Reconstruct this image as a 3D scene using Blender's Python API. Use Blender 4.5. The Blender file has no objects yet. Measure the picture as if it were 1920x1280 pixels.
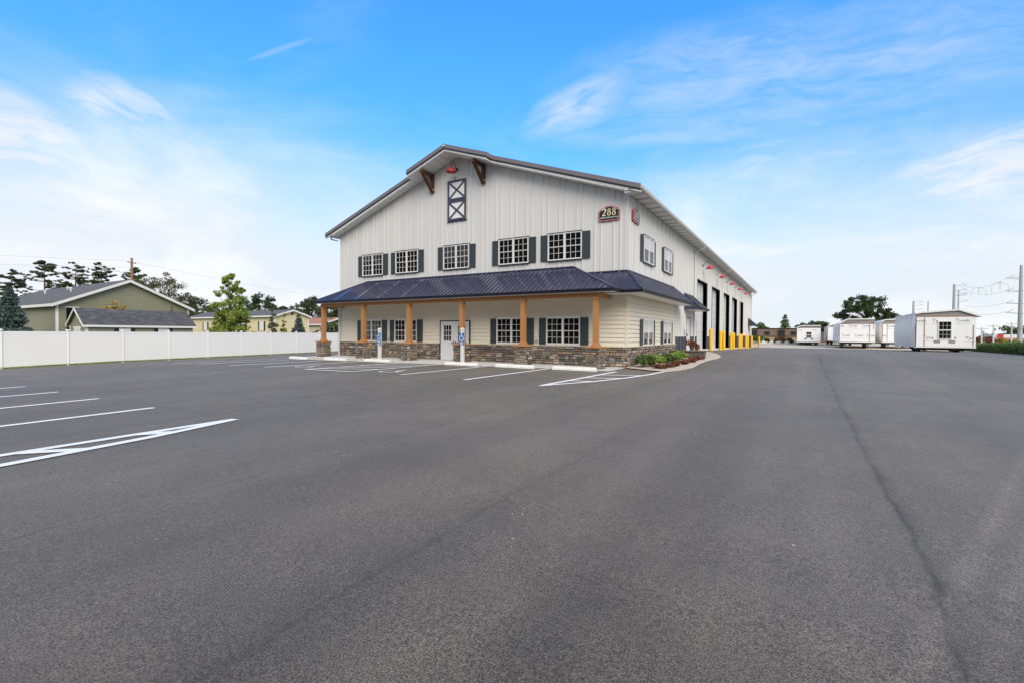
import bpy, math, random
import numpy as np
from mathutils import Vector, Matrix
random.seed(7); rng = np.random.default_rng(7)
S = bpy.context.scene
COL = S.collection

# ------------------------------------------------------------------ camera, sky, sun, exposure
CAMP = (6.461, -20.059, 1.432)
def set_camera():
    yaw, pitch, roll = -0.5469, -0.0165, 0.0056
    f = Vector((math.sin(yaw)*math.cos(pitch), math.cos(yaw)*math.cos(pitch), math.sin(pitch)))
    r0 = Vector((math.cos(yaw), -math.sin(yaw), 0)); u0 = r0.cross(f)
    r = r0*math.cos(roll)+u0*math.sin(roll); u = -r0*math.sin(roll)+u0*math.cos(roll)
    cd = bpy.data.cameras.new('camera'); cd.sensor_width = 36; cd.lens = 897.2/1920*36
    cd.clip_start = .05; cd.clip_end = 3000
    o = bpy.data.objects.new('camera', cd); COL.objects.link(o)
    m = Matrix((r, u, -f)).transposed().to_4x4(); m.translation = CAMP
    o.matrix_world = m; S.camera = o
set_camera()

SUN_DIR = Vector((0.55, -0.60, 0.64)).normalized()      # towards the sun
def set_sun():
    ld = bpy.data.lights.new('sun', 'SUN'); ld.energy = 1.5; ld.angle = math.radians(42); ld.color = (1, .90, .77)
    o = bpy.data.objects.new('sun', ld); COL.objects.link(o)
    o.rotation_euler = (-SUN_DIR).to_track_quat('-Z', 'Y').to_euler()
set_sun()

def set_world():
    w = bpy.data.worlds.new('World'); S.world = w; w.use_nodes = True
    nt = w.node_tree; N = nt.nodes; L = nt.links; N.clear()
    out = N.new('ShaderNodeOutputWorld'); bg = N.new('ShaderNodeBackground'); bg.inputs['Strength'].default_value = .05
    L.new(bg.outputs[0], out.inputs[0])
    sky = N.new('ShaderNodeTexSky'); sky.sky_type = 'NISHITA'; sky.sun_disc = False
    sky.sun_elevation = math.asin(SUN_DIR.z); sky.sun_rotation = math.atan2(SUN_DIR.x, SUN_DIR.y)
    sky.air_density = 1.0; sky.dust_density = .6; sky.ozone_density = 2.2; sky.altitude = 50
    tc = N.new('ShaderNodeTexCoord'); sep = N.new('ShaderNodeSeparateXYZ'); L.new(tc.outputs['Generated'], sep.inputs[0])
    def math_(op, a, b=None, c=None, clamp=False):
        n = N.new('ShaderNodeMath'); n.operation = op; n.use_clamp = clamp
        for i, v in enumerate((a, b, c)):
            if v is None: continue
            if isinstance(v, (int, float)): n.inputs[i].default_value = v
            else: L.new(v, n.inputs[i])
        return n.outputs[0]
    def mr(v, a, b, c=0, d=1, smooth=True):
        n = N.new('ShaderNodeMapRange'); n.interpolation_type = 'SMOOTHSTEP' if smooth else 'LINEAR'
        L.new(v, n.inputs[0])
        for i, k in enumerate((a, b, c, d)): n.inputs[i+1].default_value = k
        return n.outputs[0]
    def noise(vec, scale, detail=5, rough=.55, dist=0.):
        n = N.new('ShaderNodeTexNoise'); n.inputs['Scale'].default_value = scale; n.inputs['Detail'].default_value = detail
        n.inputs['Roughness'].default_value = rough; n.inputs['Distortion'].default_value = dist
        L.new(vec, n.inputs['Vector']); return n.outputs['Fac']
    def mapping(vec, rot=(0, 0, 0), scale=(1, 1, 1), loc=(0, 0, 0)):
        n = N.new('ShaderNodeMapping'); n.inputs['Rotation'].default_value = rot; n.inputs['Scale'].default_value = scale; n.inputs['Location'].default_value = loc
        L.new(vec, n.inputs['Vector']); return n.outputs[0]
    z = math_('MAXIMUM', sep.outputs['Z'], 0.0)
    # cloud layer seen on a flat deck overhead: direction / height
    den = math_('ADD', z, .10)
    cx = math_('DIVIDE', sep.outputs['X'], den); cy = math_('DIVIDE', sep.outputs['Y'], den)
    cmb = N.new('ShaderNodeCombineXYZ'); L.new(cx, cmb.inputs[0]); L.new(cy, cmb.inputs[1])
    deck = cmb.outputs[0]
    n1 = noise(mapping(deck, rot=(0, 0, .5), scale=(.55, 1.5, 1)), 1.1, 7, .58, .6)      # long wisps
    n2 = noise(mapping(deck, loc=(3.1, 1.7, 0)), .7, 6, .55, .3)                          # big patches
    n3 = noise(mapping(tc.outputs['Generated'], scale=(1, 1, 2.5), loc=(.3, .1, .7)), 3.0, 6, .6, .4)
    # bank of pale cloud low over the horizon, ragged top edge
    zz = math_('ADD', z, math_('MULTIPLY', math_('SUBTRACT', n3, .5), -.22))
    zz = math_('SUBTRACT', zz, mr(sep.outputs['X'], -.45, -.95, 0, .055))
    bank = mr(zz, .40, .08)
    lump = mr(n2, .56, .80, 0, .5); wisp = mr(n1, .56, .85, 0, .4)
    # separate clouds and wisps: drawn-out soft shapes at given bearings, edges broken by noise
    fine = noise(mapping(tc.outputs['Generated'], scale=(1, 1, 2.2)), 7.0, 7, .6, .8)
    warp = N.new('ShaderNodeTexNoise'); warp.inputs['Scale'].default_value = 5; warp.inputs['Detail'].default_value = 5; L.new(tc.outputs['Generated'], warp.inputs['Vector'])
    wv = N.new('ShaderNodeVectorMath'); wv.operation = 'MULTIPLY_ADD'; L.new(warp.outputs['Color'], wv.inputs[0]); wv.inputs[1].default_value = (.09, .09, .06); wv.inputs[2].default_value = (-.045, -.045, -.03)
    dirw = N.new('ShaderNodeVectorMath'); dirw.operation = 'ADD'; L.new(tc.outputs['Generated'], dirw.inputs[0]); L.new(wv.outputs[0], dirw.inputs[1])
    def streak(mid, along, across, la, lb, e, lo=.30, hi=.60, warped=True):
        v = N.new('ShaderNodeVectorMath'); v.operation = 'SUBTRACT'; L.new(dirw.outputs[0] if warped else tc.outputs['Generated'], v.inputs[0]); v.inputs[1].default_value = mid
        def dot(ax, ln):
            d = N.new('ShaderNodeVectorMath'); d.operation = 'DOT_PRODUCT'; L.new(v.outputs[0], d.inputs[0]); d.inputs[1].default_value = ax; q = math_('DIVIDE', d.outputs['Value'], ln); return math_('MULTIPLY', q, q)
        r2 = math_('ADD', dot(along, la), dot(across, lb))
        front = N.new('ShaderNodeVectorMath'); front.operation = 'DOT_PRODUCT'; L.new(tc.outputs['Generated'], front.inputs[0]); front.inputs[1].default_value = mid
        f = math_('MULTIPLY', mr(r2, 1.3, .0), mr(front.outputs['Value'], .1, .4))
        du = N.new('ShaderNodeVectorMath'); du.operation = 'DOT_PRODUCT'; L.new(v.outputs[0], du.inputs[0]); du.inputs[1].default_value = along
        dv = N.new('ShaderNodeVectorMath'); dv.operation = 'DOT_PRODUCT'; L.new(v.outputs[0], dv.inputs[0]); dv.inputs[1].default_value = across
        cb = N.new('ShaderNodeCombineXYZ'); L.new(math_('MULTIPLY', du.outputs['Value'], 6.0), cb.inputs[0]); L.new(math_('MULTIPLY', dv.outputs['Value'], 26.0), cb.inputs[1]); cb.inputs[2].default_value = mid[0]*9
        fib = noise(cb.outputs[0], 1.3, 8, .62, .5)
        return math_('MULTIPLY', math_('MULTIPLY', f, mr(fib, lo, hi+.10, .22, 1)), e)
    pats = [streak((-0.737, 0.484, 0.468), (0.67, 0.606, 0.428), (-0.077, 0.631, -0.772), .068, .0050, .20, .25, .55, False),
            streak((-.02, .865, .41), (.985, .06, .13), (-.12, .40, -.90), .38, .095, .40),
            streak((-.13, .90, .365), (.99, .05, .09), (-.08, .38, -.92), .34, .034, .34),
            streak((-0.363, 0.83, 0.414), (0.914, 0.234, 0.333), (0.18, 0.501, -0.847), .12, .042, .62),
            streak((-0.888, 0.315, 0.331), (0.239, 0.938, -0.252), (-0.39, -0.145, -0.909), .085, .045, .95),
            streak((-0.94, 0.19, 0.255), (0.205, 0.978, -0.051), (-0.26, 0.005, -0.965), .13, .085, 1.0, .2, .5),
            streak((0.24, 0.942, 0.235), (0.977, -0.204, -0.063), (-0.012, 0.244, -0.97), .16, .060, 1.0, .2, .5),
            streak((-0.877, 0.406, 0.251), (0.419, 0.908, -0.004), (-0.229, 0.102, -0.968), .075, .045, .9),
            streak((-0.056, 0.931, 0.288), (0.997, 0.041, 0.062), (0.047, 0.298, -0.953), .26, .055, .5)]
    m = math_('MAXIMUM', math_('MAXIMUM', bank, lump), wisp)
    # broad veil of cloud about the sun: what makes the light so soft
    dt = N.new('ShaderNodeVectorMath'); dt.operation = 'DOT_PRODUCT'; L.new(tc.outputs['Generated'], dt.inputs[0]); dt.inputs[1].default_value = SUN_DIR
    m = math_('MAXIMUM', m, math_('MULTIPLY', mr(dt.outputs['Value'], .05, .6), mr(n2, .25, .5, .65, .97)))
    for p in pats: m = math_('MAXIMUM', m, p)
    m = math_('MINIMUM', m, .97)
    hs = N.new('ShaderNodeHueSaturation'); hs.inputs['Saturation'].default_value = 1.12; hs.inputs['Value'].default_value = 1.6
    L.new(sky.outputs[0], hs.inputs['Color'])
    tint = N.new('ShaderNodeMix'); tint.data_type = 'RGBA'; tint.blend_type = 'MULTIPLY'; tint.inputs[0].default_value = 1
    tm = N.new('ShaderNodeMix'); tm.data_type = 'RGBA'; L.new(mr(z, .15, .55), tm.inputs[0]); tm.inputs[6].default_value = (.82, 1.18, 1.62, 1); tm.inputs[7].default_value = (.64, 1.56, 1.98, 1)
    L.new(hs.outputs[0], tint.inputs[6]); L.new(tm.outputs[2], tint.inputs[7])
    cc = N.new('ShaderNodeMix'); cc.data_type = 'RGBA'                    # cloud: grey bellies, pale tops
    L.new(mr(n3, .42, .66), cc.inputs[0]); cc.inputs[6].default_value = (7.7, 8.2, 8.8, 1); cc.inputs[7].default_value = (9.2, 9.3, 9.45, 1)
    mx = N.new('ShaderNodeMix'); mx.data_type = 'RGBA'; L.new(m, mx.inputs[0]); L.new(tint.outputs[2], mx.inputs[6]); L.new(cc.outputs[2], mx.inputs[7])
    L.new(mx.outputs[2], bg.inputs['Color'])
set_world()
vs = S.view_settings; vs.view_transform = 'Standard'; vs.look = 'None'; vs.gamma = 1; vs.exposure = 1.1; vs.use_curve_mapping = False

# ------------------------------------------------------------------ helpers
def new_mat(name, color, rough=.6, spec=.5, metal=0., noise=None, bump=None, coat=0.):
    """noise=(scale, amount[, stretch]) varies value; bump=(scale, strength)."""
    m = bpy.data.materials.new(name); m.use_nodes = True
    nt = m.node_tree; N = nt.nodes; L = nt.links; b = N['Principled BSDF']
    c = tuple(color)+(1,) if len(color) == 3 else color
    b.inputs['Base Color'].default_value = c; b.inputs['Roughness'].default_value = rough
    b.inputs['Metallic'].default_value = metal; b.inputs['Specular IOR Level'].default_value = spec; b.inputs['Coat Weight'].default_value = coat
    if noise or bump:
        tc = N.new('ShaderNodeTexCoord'); mp = N.new('ShaderNodeMapping'); L.new(tc.outputs['Object'], mp.inputs[0])
        if noise and len(noise) > 2: mp.inputs['Scale'].default_value = noise[2]
    if noise:
        t = N.new('ShaderNodeTexNoise'); t.inputs['Scale'].default_value = noise[0]; t.inputs['Detail'].default_value = 6; t.inputs['Roughness'].default_value = .65
        L.new(mp.outputs[0], t.inputs['Vector'])
        r = N.new('ShaderNodeMapRange'); L.new(t.outputs['Fac'], r.inputs[0]); r.inputs[1].default_value = .3; r.inputs[2].default_value = .7
        r.inputs[3].default_value = 1-noise[1]; r.inputs[4].default_value = 1+noise[1]
        mu = N.new('ShaderNodeMix'); mu.data_type = 'RGBA'; mu.blend_type = 'MULTIPLY'; mu.inputs[0].default_value = 1
        mu.inputs[6].default_value = c; L.new(r.outputs[0], mu.inputs[7]); L.new(mu.outputs[2], b.inputs['Base Color'])
    if bump:
        t2 = N.new('ShaderNodeTexNoise'); t2.inputs['Scale'].default_value = bump[0]; t2.inputs['Detail'].default_value = 4; L.new(mp.outputs[0], t2.inputs['Vector'])
        bp = N.new('ShaderNodeBump'); bp.inputs['Strength'].default_value = bump[1]; bp.inputs['Distance'].default_value = .02
        L.new(t2.outputs['Fac'], bp.inputs['Height']); L.new(bp.outputs[0], b.inputs['Normal'])
    return m
def ramp_mat(name, stops, rough=.8, bump=None, spec=.3, transl=0., grain=None):
    """colour picked per piece (object or mesh island)."""
    m = bpy.data.materials.new(name); m.use_nodes = True
    nt = m.node_tree; N = nt.nodes; L = nt.links; b = N['Principled BSDF']; b.inputs['Roughness'].default_value = rough; b.inputs['Specular IOR Level'].default_value = spec
    g = N.new('ShaderNodeNewGeometry'); oi = N.new('ShaderNodeObjectInfo')
    a = N.new('ShaderNodeMath'); a.operation = 'ADD'; L.new(g.outputs['Random Per Island'], a.inputs[0]); L.new(oi.outputs['Random'], a.inputs[1])
    fr = N.new('ShaderNodeMath'); fr.operation = 'FRACT'; L.new(a.outputs[0], fr.inputs[0])
    cr = N.new('ShaderNodeValToRGB'); L.new(fr.outputs[0], cr.inputs[0]); el = cr.color_ramp.elements
    while len(el) < len(stops): el.new(.5)
    for i, s in enumerate(stops): el[i].position = i/(len(stops)-1); el[i].color = tuple(s)+(1,)
    col = cr.outputs[0]
    if grain:
        tc = N.new('ShaderNodeTexCoord'); t = N.new('ShaderNodeTexNoise'); t.inputs['Scale'].default_value = grain[0]; t.inputs['Detail'].default_value = 5; L.new(tc.outputs['Object'], t.inputs['Vector'])
        r = N.new('ShaderNodeMapRange'); L.new(t.outputs['Fac'], r.inputs[0]); r.inputs[1].default_value = .3; r.inputs[2].default_value = .7; r.inputs[3].default_value = 1-grain[1]; r.inputs[4].default_value = 1+grain[1]
        mu = N.new('ShaderNodeMix'); mu.data_type = 'RGBA'; mu.blend_type = 'MULTIPLY'; mu.inputs[0].default_value = 1; L.new(col, mu.inputs[6]); L.new(r.outputs[0], mu.inputs[7]); col = mu.outputs[2]
        bp = N.new('ShaderNodeBump'); bp.inputs['Strength'].default_value = .5; bp.inputs['Distance'].default_value = .02; L.new(t.outputs['Fac'], bp.inputs['Height']); L.new(bp.outputs[0], b.inputs['Normal'])
    L.new(col, b.inputs['Base Color'])
    if transl:
        tr = N.new('ShaderNodeBsdfTranslucent'); L.new(col, tr.inputs[0]); ms = N.new('ShaderNodeMixShader'); ms.inputs[0].default_value = transl
        L.new(b.outputs[0], ms.inputs[1]); L.new(tr.outputs[0], ms.inputs[2]); L.new(ms.outputs[0], N['Material Output'].inputs[0])
    return m

def link(name, me, mat=None, parent=None, loc=(0, 0, 0), rot=(0, 0, 0), scale=(1, 1, 1)):
    o = bpy.data.objects.new(name, me); COL.objects.link(o)
    if mat is not None and me is not None and not me.materials: me.materials.append(mat)
    o.parent = parent; o.location = loc; o.rotation_euler = rot; o.scale = scale
    return o
def tag(o, label=None, cat=None, group=None, kind=None):
    if label: o['label'] = label
    if cat: o['category'] = cat
    if group: o['group'] = group
    if kind: o['kind'] = kind
    return o
def thing(name, loc, label, cat, group=None, rotz=0):
    o = bpy.data.objects.new(name, None); COL.objects.link(o); o.location = loc; o.rotation_euler = (0, 0, rotz); o.empty_display_size = .1
    return tag(o, label, cat, group)
def copy_tree(o, parent=None):
    c = o.copy(); COL.objects.link(c); c.parent = parent
    for ch in list(o.children): copy_tree(ch, c)
    return c

class MB:
    def __init__(s): s.v = []; s.f = []
    def quad(s, *p):
        n = len(s.v); s.v += [tuple(q) for q in p]; s.f.append(tuple(range(n, n+len(p)))); return s
    def box(s, x0, x1, y0, y1, z0, z1):
        n = len(s.v)
        s.v += [(x, y, z) for z in (z0, z1) for y in (y0, y1) for x in (x0, x1)]
        s.f += [tuple(n+i for i in q) for q in ((0, 2, 3, 1), (4, 5, 7, 6), (0, 1, 5, 4), (1, 3, 7, 5), (3, 2, 6, 7), (2, 0, 4, 6))]
        return s
    def cbox(s, x0, x1, y0, y1, z0, z1, c):
        """box with its vertical and top edges chamfered by c"""
        n = len(s.v)
        ring = lambda z, i: [(x0+c+i, y0+i, z), (x1-c-i, y0+i, z), (x1-i, y0+c+i, z), (x1-i, y1-c-i, z), (x1-c-i, y1-i, z), (x0+c+i, y1-i, z), (x0+i, y1-c-i, z), (x0+i, y0+c+i, z)]
        s.v += ring(z0, 0)+ring(z1-c, 0)+ring(z1, c*.9)
        for k in (0, 8): s.f += [(n+k+i, n+k+(i+1) % 8, n+k+8+(i+1) % 8, n+k+8+i) for i in range(8)]
        s.f += [tuple(n+16+i for i in range(8)), tuple(n+7-i for i in range(8))]
        return s
    def extrude(s, poly, d):
        """planar 3D polygon extruded by vector d"""
        n = len(s.v); k = len(poly); d = Vector(d)
        nm = Vector((0, 0, 0))
        for i in range(k): nm += Vector(poly[i]).cross(Vector(poly[(i+1) % k]))
        if nm.dot(d) < 0: poly = poly[::-1]
        s.v += [tuple(p) for p in poly]+[tuple(Vector(p)+d) for p in poly]
        s.f += [tuple(n+k-1-i for i in range(k)), tuple(n+k+i for i in range(k))]
        s.f += [(n+i, n+(i+1) % k, n+k+(i+1) % k, n+k+i) for i in range(k)]
        return s
    def tube(s, pts, rad, n=8, caps=True):
        pts = [Vector(p) for p in pts]; m = len(pts); b = len(s.v)
        if not hasattr(rad, '__len__'): rad = [rad]*m
        t0 = (pts[1]-pts[0]).normalized(); a = Vector((0, 0, 1)) if abs(t0.z) < .9 else Vector((1, 0, 0))
        u = t0.cross(a).normalized()
        for i, p in enumerate(pts):
            t = (pts[min(i+1, m-1)]-pts[max(i-1, 0)]).normalized()
            u = (u-t*u.dot(t)).normalized(); w = t.cross(u)
            for j in range(n):
                an = 2*math.pi*j/n; q = p+(u*math.cos(an)+w*math.sin(an))*rad[i]; s.v.append(tuple(q))
        for i in range(m-1):
            for j in range(n):
                s.f.append((b+i*n+j, b+i*n+(j+1) % n, b+(i+1)*n+(j+1) % n, b+(i+1)*n+j))
        if caps: s.f += [tuple(b+n-1-j for j in range(n)), tuple(b+(m-1)*n+j for j in range(n))]
        return s
    def lathe(s, prof, c=(0, 0, 0), n=20, cap=True):
        """profile [(r,z)] about vertical axis"""
        b = len(s.v)
        for r, z in prof:
            for j in range(n):
                an = 2*math.pi*j/n; s.v.append((c[0]+r*math.cos(an), c[1]+r*math.sin(an), c[2]+z))
        for i in range(len(prof)-1):
            for j in range(n): s.f.append((b+i*n+j, b+i*n+(j+1) % n, b+(i+1)*n+(j+1) % n, b+(i+1)*n+j))
        if cap: s.f += [tuple(b+n-1-j for j in range(n)), tuple(b+(len(prof)-1)*n+j for j in range(n))]
        return s
    def mesh(s, name, off=(0, 0, 0), smooth=False):
        me = bpy.data.meshes.new(name); me.from_pydata([(x-off[0], y-off[1], z-off[2]) for x, y, z in s.v], [], s.f); me.update()
        if smooth: me.polygons.foreach_set('use_smooth', [True]*len(me.polygons))
        return me
    def build(s, name, mat, parent=None, base=None, smooth=False):
        """vertices are in world space; base = the thing's origin"""
        if base is None: base = parent.location if parent is not None else (0, 0, 0)
        return link(name, s.mesh(name, base, smooth), mat, parent)

def clip_poly(poly, axis, val, keep_ge):
    out = []
    for i in range(len(poly)):
        a, b = poly[i], poly[(i+1) % len(poly)]
        ia = (a[axis] >= val) == keep_ge or a[axis] == val; ib = (b[axis] >= val) == keep_ge or b[axis] == val
        if ia: out.append(a)
        if ia != ib and a[axis] != b[axis]:
            t = (val-a[axis])/(b[axis]-a[axis]); out.append((a[0]+t*(b[0]-a[0]), a[1]+t*(b[1]-a[1])))
    return out
def line_range(poly, u):
    vs_ = []
    for i in range(len(poly)):
        a, b = poly[i], poly[(i+1) % len(poly)]
        if (a[0]-u)*(b[0]-u) <= 0 and a[0] != b[0]:
            t = (u-a[0])/(b[0]-a[0]); vs_.append(a[1]+t*(b[1]-a[1]))
    return (min(vs_), max(vs_)) if len(vs_) > 1 else None
def panels(name, poly, up, normal, width, ribs, rib_w, rib_h, mat, parent, base, thick=.012, cuts=(), u_origin=None):
    """ribbed metal sheets laid side by side over a planar polygon: one object per sheet"""
    up = Vector(up).normalized(); nrm = Vector(normal).normalized(); uax = up.cross(nrm).normalized()
    o = Vector(poly[0]) if u_origin is None else Vector(u_origin)
    p2 = [((Vector(p)-o).dot(uax), (Vector(p)-o).dot(up)) for p in poly]
    umin = min(p[0] for p in p2); umax = max(p[0] for p in p2)
    edges = sorted(set([umin, umax]+[c for c in cuts if umin < c < umax]+[k*width for k in range(math.floor(umin/width), math.ceil(umax/width)+1) if umin < k*width < umax]))
    W3 = lambda u, v, h=0: o+uax*u+up*v+nrm*h
    obs = []
    for a, b in zip(edges[:-1], edges[1:]):
        if b-a < .02: continue
        q = clip_poly(clip_poly(p2, 0, a, True), 0, b, False)
        if len(q) < 3: continue
        mb = MB(); mb.extrude([W3(u, v) for u, v in q], nrm*thick)
        k = math.ceil((a+.001)/ribs)
        while k*ribs < b-.001:
            u = k*ribs; k += 1
            r1 = line_range(p2, u-rib_w/2); r2 = line_range(p2, u+rib_w/2)
            if not r1 or not r2: continue
            lo1, hi1, lo2, hi2 = r1[0], r1[1], r2[0], r2[1]
            if min(hi1, hi2)-max(lo1, lo2) < .05: continue
            w = rib_w/2; t = rib_w*.28; h0 = thick*.5; h1 = thick+rib_h
            n = len(mb.v)
            mb.v += [tuple(W3(*c)) for c in ((u-w, lo1, h0), (u+w, lo2, h0), (u+t, lo2, h1), (u-t, lo1, h1), (u-w, hi1, h0), (u+w, hi2, h0), (u+t, hi2, h1), (u-t, hi1, h1))]
            mb.f += [tuple(n+i for i in f) for f in ((0, 1, 2, 3), (5, 4, 7, 6), (1, 5, 6, 2), (3, 2, 6, 7), (4, 0, 3, 7))]
        obs.append(mb.build(name, mat, parent, base))
    return obs

_txt = {}
def text_mesh(t, size, depth=.004, bold=.0):
    key = (t, size, depth, bold)
    if key not in _txt:
        cu = bpy.data.curves.new('lettering', 'FONT'); cu.body = t; cu.size = size; cu.extrude = depth; cu.offset = bold; cu.align_x = 'CENTER'
        o = bpy.data.objects.new('lettering', cu); COL.objects.link(o); bpy.context.view_layer.update()
        me = bpy.data.meshes.new_from_object(o.evaluated_get(bpy.context.evaluated_depsgraph_get()))
        bpy.data.objects.remove(o); bpy.data.curves.remove(cu); _txt[key] = me
    return _txt[key]

def leaf_mesh(name, C, size, up_bias=.3, aspect=.6):
    """one small diamond-shaped leaf face per centre"""
    C = np.asarray(C, float); n = len(C)
    d = rng.normal(size=(n, 3)); d /= np.linalg.norm(d, axis=1)[:, None]
    e = rng.normal(size=(n, 3)); e[:, 2] *= (1-up_bias); e -= (e*d).sum(1)[:, None]*d; e /= np.linalg.norm(e, axis=1)[:, None]
    s = size*(.6+.8*rng.random(n))[:, None]
    V = np.stack([C-d*s, C+e*s*aspect, C+d*s, C-e*s*aspect], 1).reshape(-1, 3)
    me = bpy.data.meshes.new(name); me.vertices.add(4*n); me.vertices.foreach_set('co', V.ravel())
    me.loops.add(4*n); me.loops.foreach_set('vertex_index', np.arange(4*n, dtype=np.int32))
    me.polygons.add(n); me.polygons.foreach_set('loop_start', np.arange(0, 4*n, 4, dtype=np.int32))
    me.update(calc_edges=True); me.validate(); return me

def smooth(a, b, t):
    t = min(1, max(0, (t-a)/(b-a))); return t*t*(3-2*t)
def gz(x, y):
    """height of the lot: falls gently to the left and to the front, rises along the side wall"""
    z = -.009*min(max(0, -x-2), 40)-.012*min(max(0, -y-8), 15)-.018*min(max(0, -x-18), 10)
    rise = .38*smooth(-1, 10, y)-.0165*min(max(0, y-13), 45)
    return z+rise*smooth(-30, -14, x)
def fence_x(y): return -28.3-.2*(y+13.4)
def hedge_x(y): return 20.7+(y-31)*.14

# ------------------------------------------------------------------ materials
def asphalt_mat():
    m = bpy.data.materials.new('asphalt'); m.use_nodes = True
    nt = m.node_tree; N = nt.nodes; L = nt.links; b = N['Principled BSDF']; b.inputs['Roughness'].default_value = .66; b.inputs['Specular IOR Level'].default_value = .32; b.inputs['Sheen Weight'].default_value = .13; b.inputs['Sheen Roughness'].default_value = .55; b.inputs['Sheen Tint'].default_value = (1, .93, .88, 1)
    tc = N.new('ShaderNodeTexCoord'); P = tc.outputs['Object']
    def mth(op, a, b_=None, clamp=False):
        n = N.new('ShaderNodeMath'); n.operation = op; n.use_clamp = clamp
        for i, v in enumerate((a, b_)):
            if v is None: continue
            if isinstance(v, (int, float)): n.inputs[i].default_value = v
            else: L.new(v, n.inputs[i])
        return n.outputs[0]
    def nz(scale, detail=4, rough=.6, sc=(1, 1, 1), loc=(0, 0, 0)):
        mp = N.new('ShaderNodeMapping'); mp.inputs['Scale'].default_value = sc; mp.inputs['Location'].default_value = loc; L.new(P, mp.inputs[0])
        n = N.new('ShaderNodeTexNoise'); n.inputs['Scale'].default_value = scale; n.inputs['Detail'].default_value = detail; n.inputs['Roughness'].default_value = rough
        L.new(mp.outputs[0], n.inputs['Vector']); return n.outputs['Fac']
    def mr(v, a, b_, c, d):
        n = N.new('ShaderNodeMapRange'); n.interpolation_type = 'SMOOTHSTEP'; L.new(v, n.inputs[0])
        for i, k in enumerate((a, b_, c, d)): n.inputs[i+1].default_value = k
        return n.outputs[0]
    sep = N.new('ShaderNodeSeparateXYZ'); L.new(P, sep.inputs[0]); X, Y = sep.outputs[0], sep.outputs[1]
    wig = mth('MULTIPLY', mth('SUBTRACT', nz(.30, 2), .5), .26); wig2 = mth('MULTIPLY', mth('SUBTRACT', nz(2.6, 3), .5), .12)
    xw = mth('ADD', mth('ADD', mth('ADD', X, wig), wig2), mth('MULTIPLY', mth('SUBTRACT', nz(11, 3), .5), .06))
    ragged = nz(1.3, 5, .7, loc=(5, 3, 0))
    v = mr(nz(95, 4, .9), .40, .60, .12, 1.55)                        # aggregate
    v = mth('MULTIPLY', v, mr(nz(24, 3, .7, loc=(9, 9, 9)), .3, .7, .80, 1.20))
    v = mth('MULTIPLY', v, mr(nz(1.1, 5, .6, loc=(1, 7, 0)), .3, .7, .90, 1.10))
    v = mth('MULTIPLY', v, mr(nz(.16, 4, .55), .3, .7, .86, 1.14))
    v = mth('MULTIPLY', v, mr(nz(.55, 4, .6, sc=(1.6, .06, 1)), .3, .7, .82, 1.17))   # roller lanes
    for c, w, k in ((7.15, .040, .62), (7.18, .11, .30), (7.3, .8, .07), (1.4, .06, .30), (1.5, .5, .08), (4.15, .05, .28), (4.3, .6, .08), (10.4, .05, .22), (13.6, .05, .2), (-1.6, .05, .16), (-2.85, .22, .22)):
        dd = mth('DIVIDE', mth('ABSOLUTE', mth('SUBTRACT', xw, c)), w)
        s = mth('MULTIPLY', mr(dd, 0, 1, k, 0), mr(ragged, .32, .62, .35, 1.0))
        v = mth('MULTIPLY', v, mth('SUBTRACT', 1, s))
    # oblique joints of the left lot
    for a, c, w, k, xmax in ((.22, -12.5, .10, .22, -1.5), (.03, -15.5, .10, .18, -2), (-.02, -10.2, .3, .10, 3)):
        dd = mth('DIVIDE', mth('ABSOLUTE', mth('SUBTRACT', mth('ADD', mth('ADD', Y, mth('MULTIPLY', X, a)), wig), c)), w)
        s = mth('MULTIPLY', mth('MULTIPLY', mr(dd, 0, 1, k, 0), mr(ragged, .3, .6, .3, 1)), mr(X, xmax, xmax-1.5, 0, 1))
        v = mth('MULTIPLY', v, mth('SUBTRACT', 1, s))
    for cx, cy, r, w, k in ((14.6, -12.9, 4.9, .16, .16), (14.6, -12.9, 6.4, .16, .10), (9.0, 9.0, 14.0, .2, -.12), (22, 2, 11, .22, -.14), (21, 3, 13.2, .2, .12), (-6, -26, 14, .15, -.08), (2.5, -3, 9.0, .16, .07)):
        dx = mth('SUBTRACT', xw, cx); dy = mth('SUBTRACT', Y, cy); dd = mth('SQRT', mth('ADD', mth('MULTIPLY', dx, dx), mth('MULTIPLY', dy, dy)))
        s = mth('MULTIPLY', mr(mth('DIVIDE', mth('ABSOLUTE', mth('SUBTRACT', dd, r)), w), 0, 1, k, 0), mr(ragged, .35, .6, .2, 1))   # tyre scuffs
        v = mth('MULTIPLY', v, mth('ADD', 1, s))
    dx = mth('SUBTRACT', xw, 7.32); dy = mth('MULTIPLY', mth('ADD', Y, 16.9), .45); dd = mth('SQRT', mth('ADD', mth('MULTIPLY', dx, dx), mth('MULTIPLY', dy, dy)))
    v = mth('MULTIPLY', v, mr(dd, .1, .5, .80, 1))                                 # darker spill at the joint
    v = mth('MULTIPLY', v, mr(nz(.8, 2, .4, loc=(4, 8, 0)), .70, .80, 1, .72))     # oil spots
    for c, w, k in ((12.9, .11, .30), (13.14, .09, .18), (11.2, .12, .10)):          # straight tyre tracks at the right
        dd = mth('DIVIDE', mth('ABSOLUTE', mth('SUBTRACT', mth('SUBTRACT', X, mth('MULTIPLY', Y, .347)), c)), w)
        v = mth('MULTIPLY', v, mth('ADD', 1, mth('MULTIPLY', mr(dd, 0, 1, k, 0), mr(Y, -6, -9, 0, 1))))
    pale = mr(nz(55, 1, .5, loc=(2, 2, 2)), .72, .77, 0, .45)          # pale chips
    v = mth('ADD', v, pale)
    mx = N.new('ShaderNodeMix'); mx.data_type = 'RGBA'; mx.blend_type = 'MULTIPLY'; mx.inputs[0].default_value = 1
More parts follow.
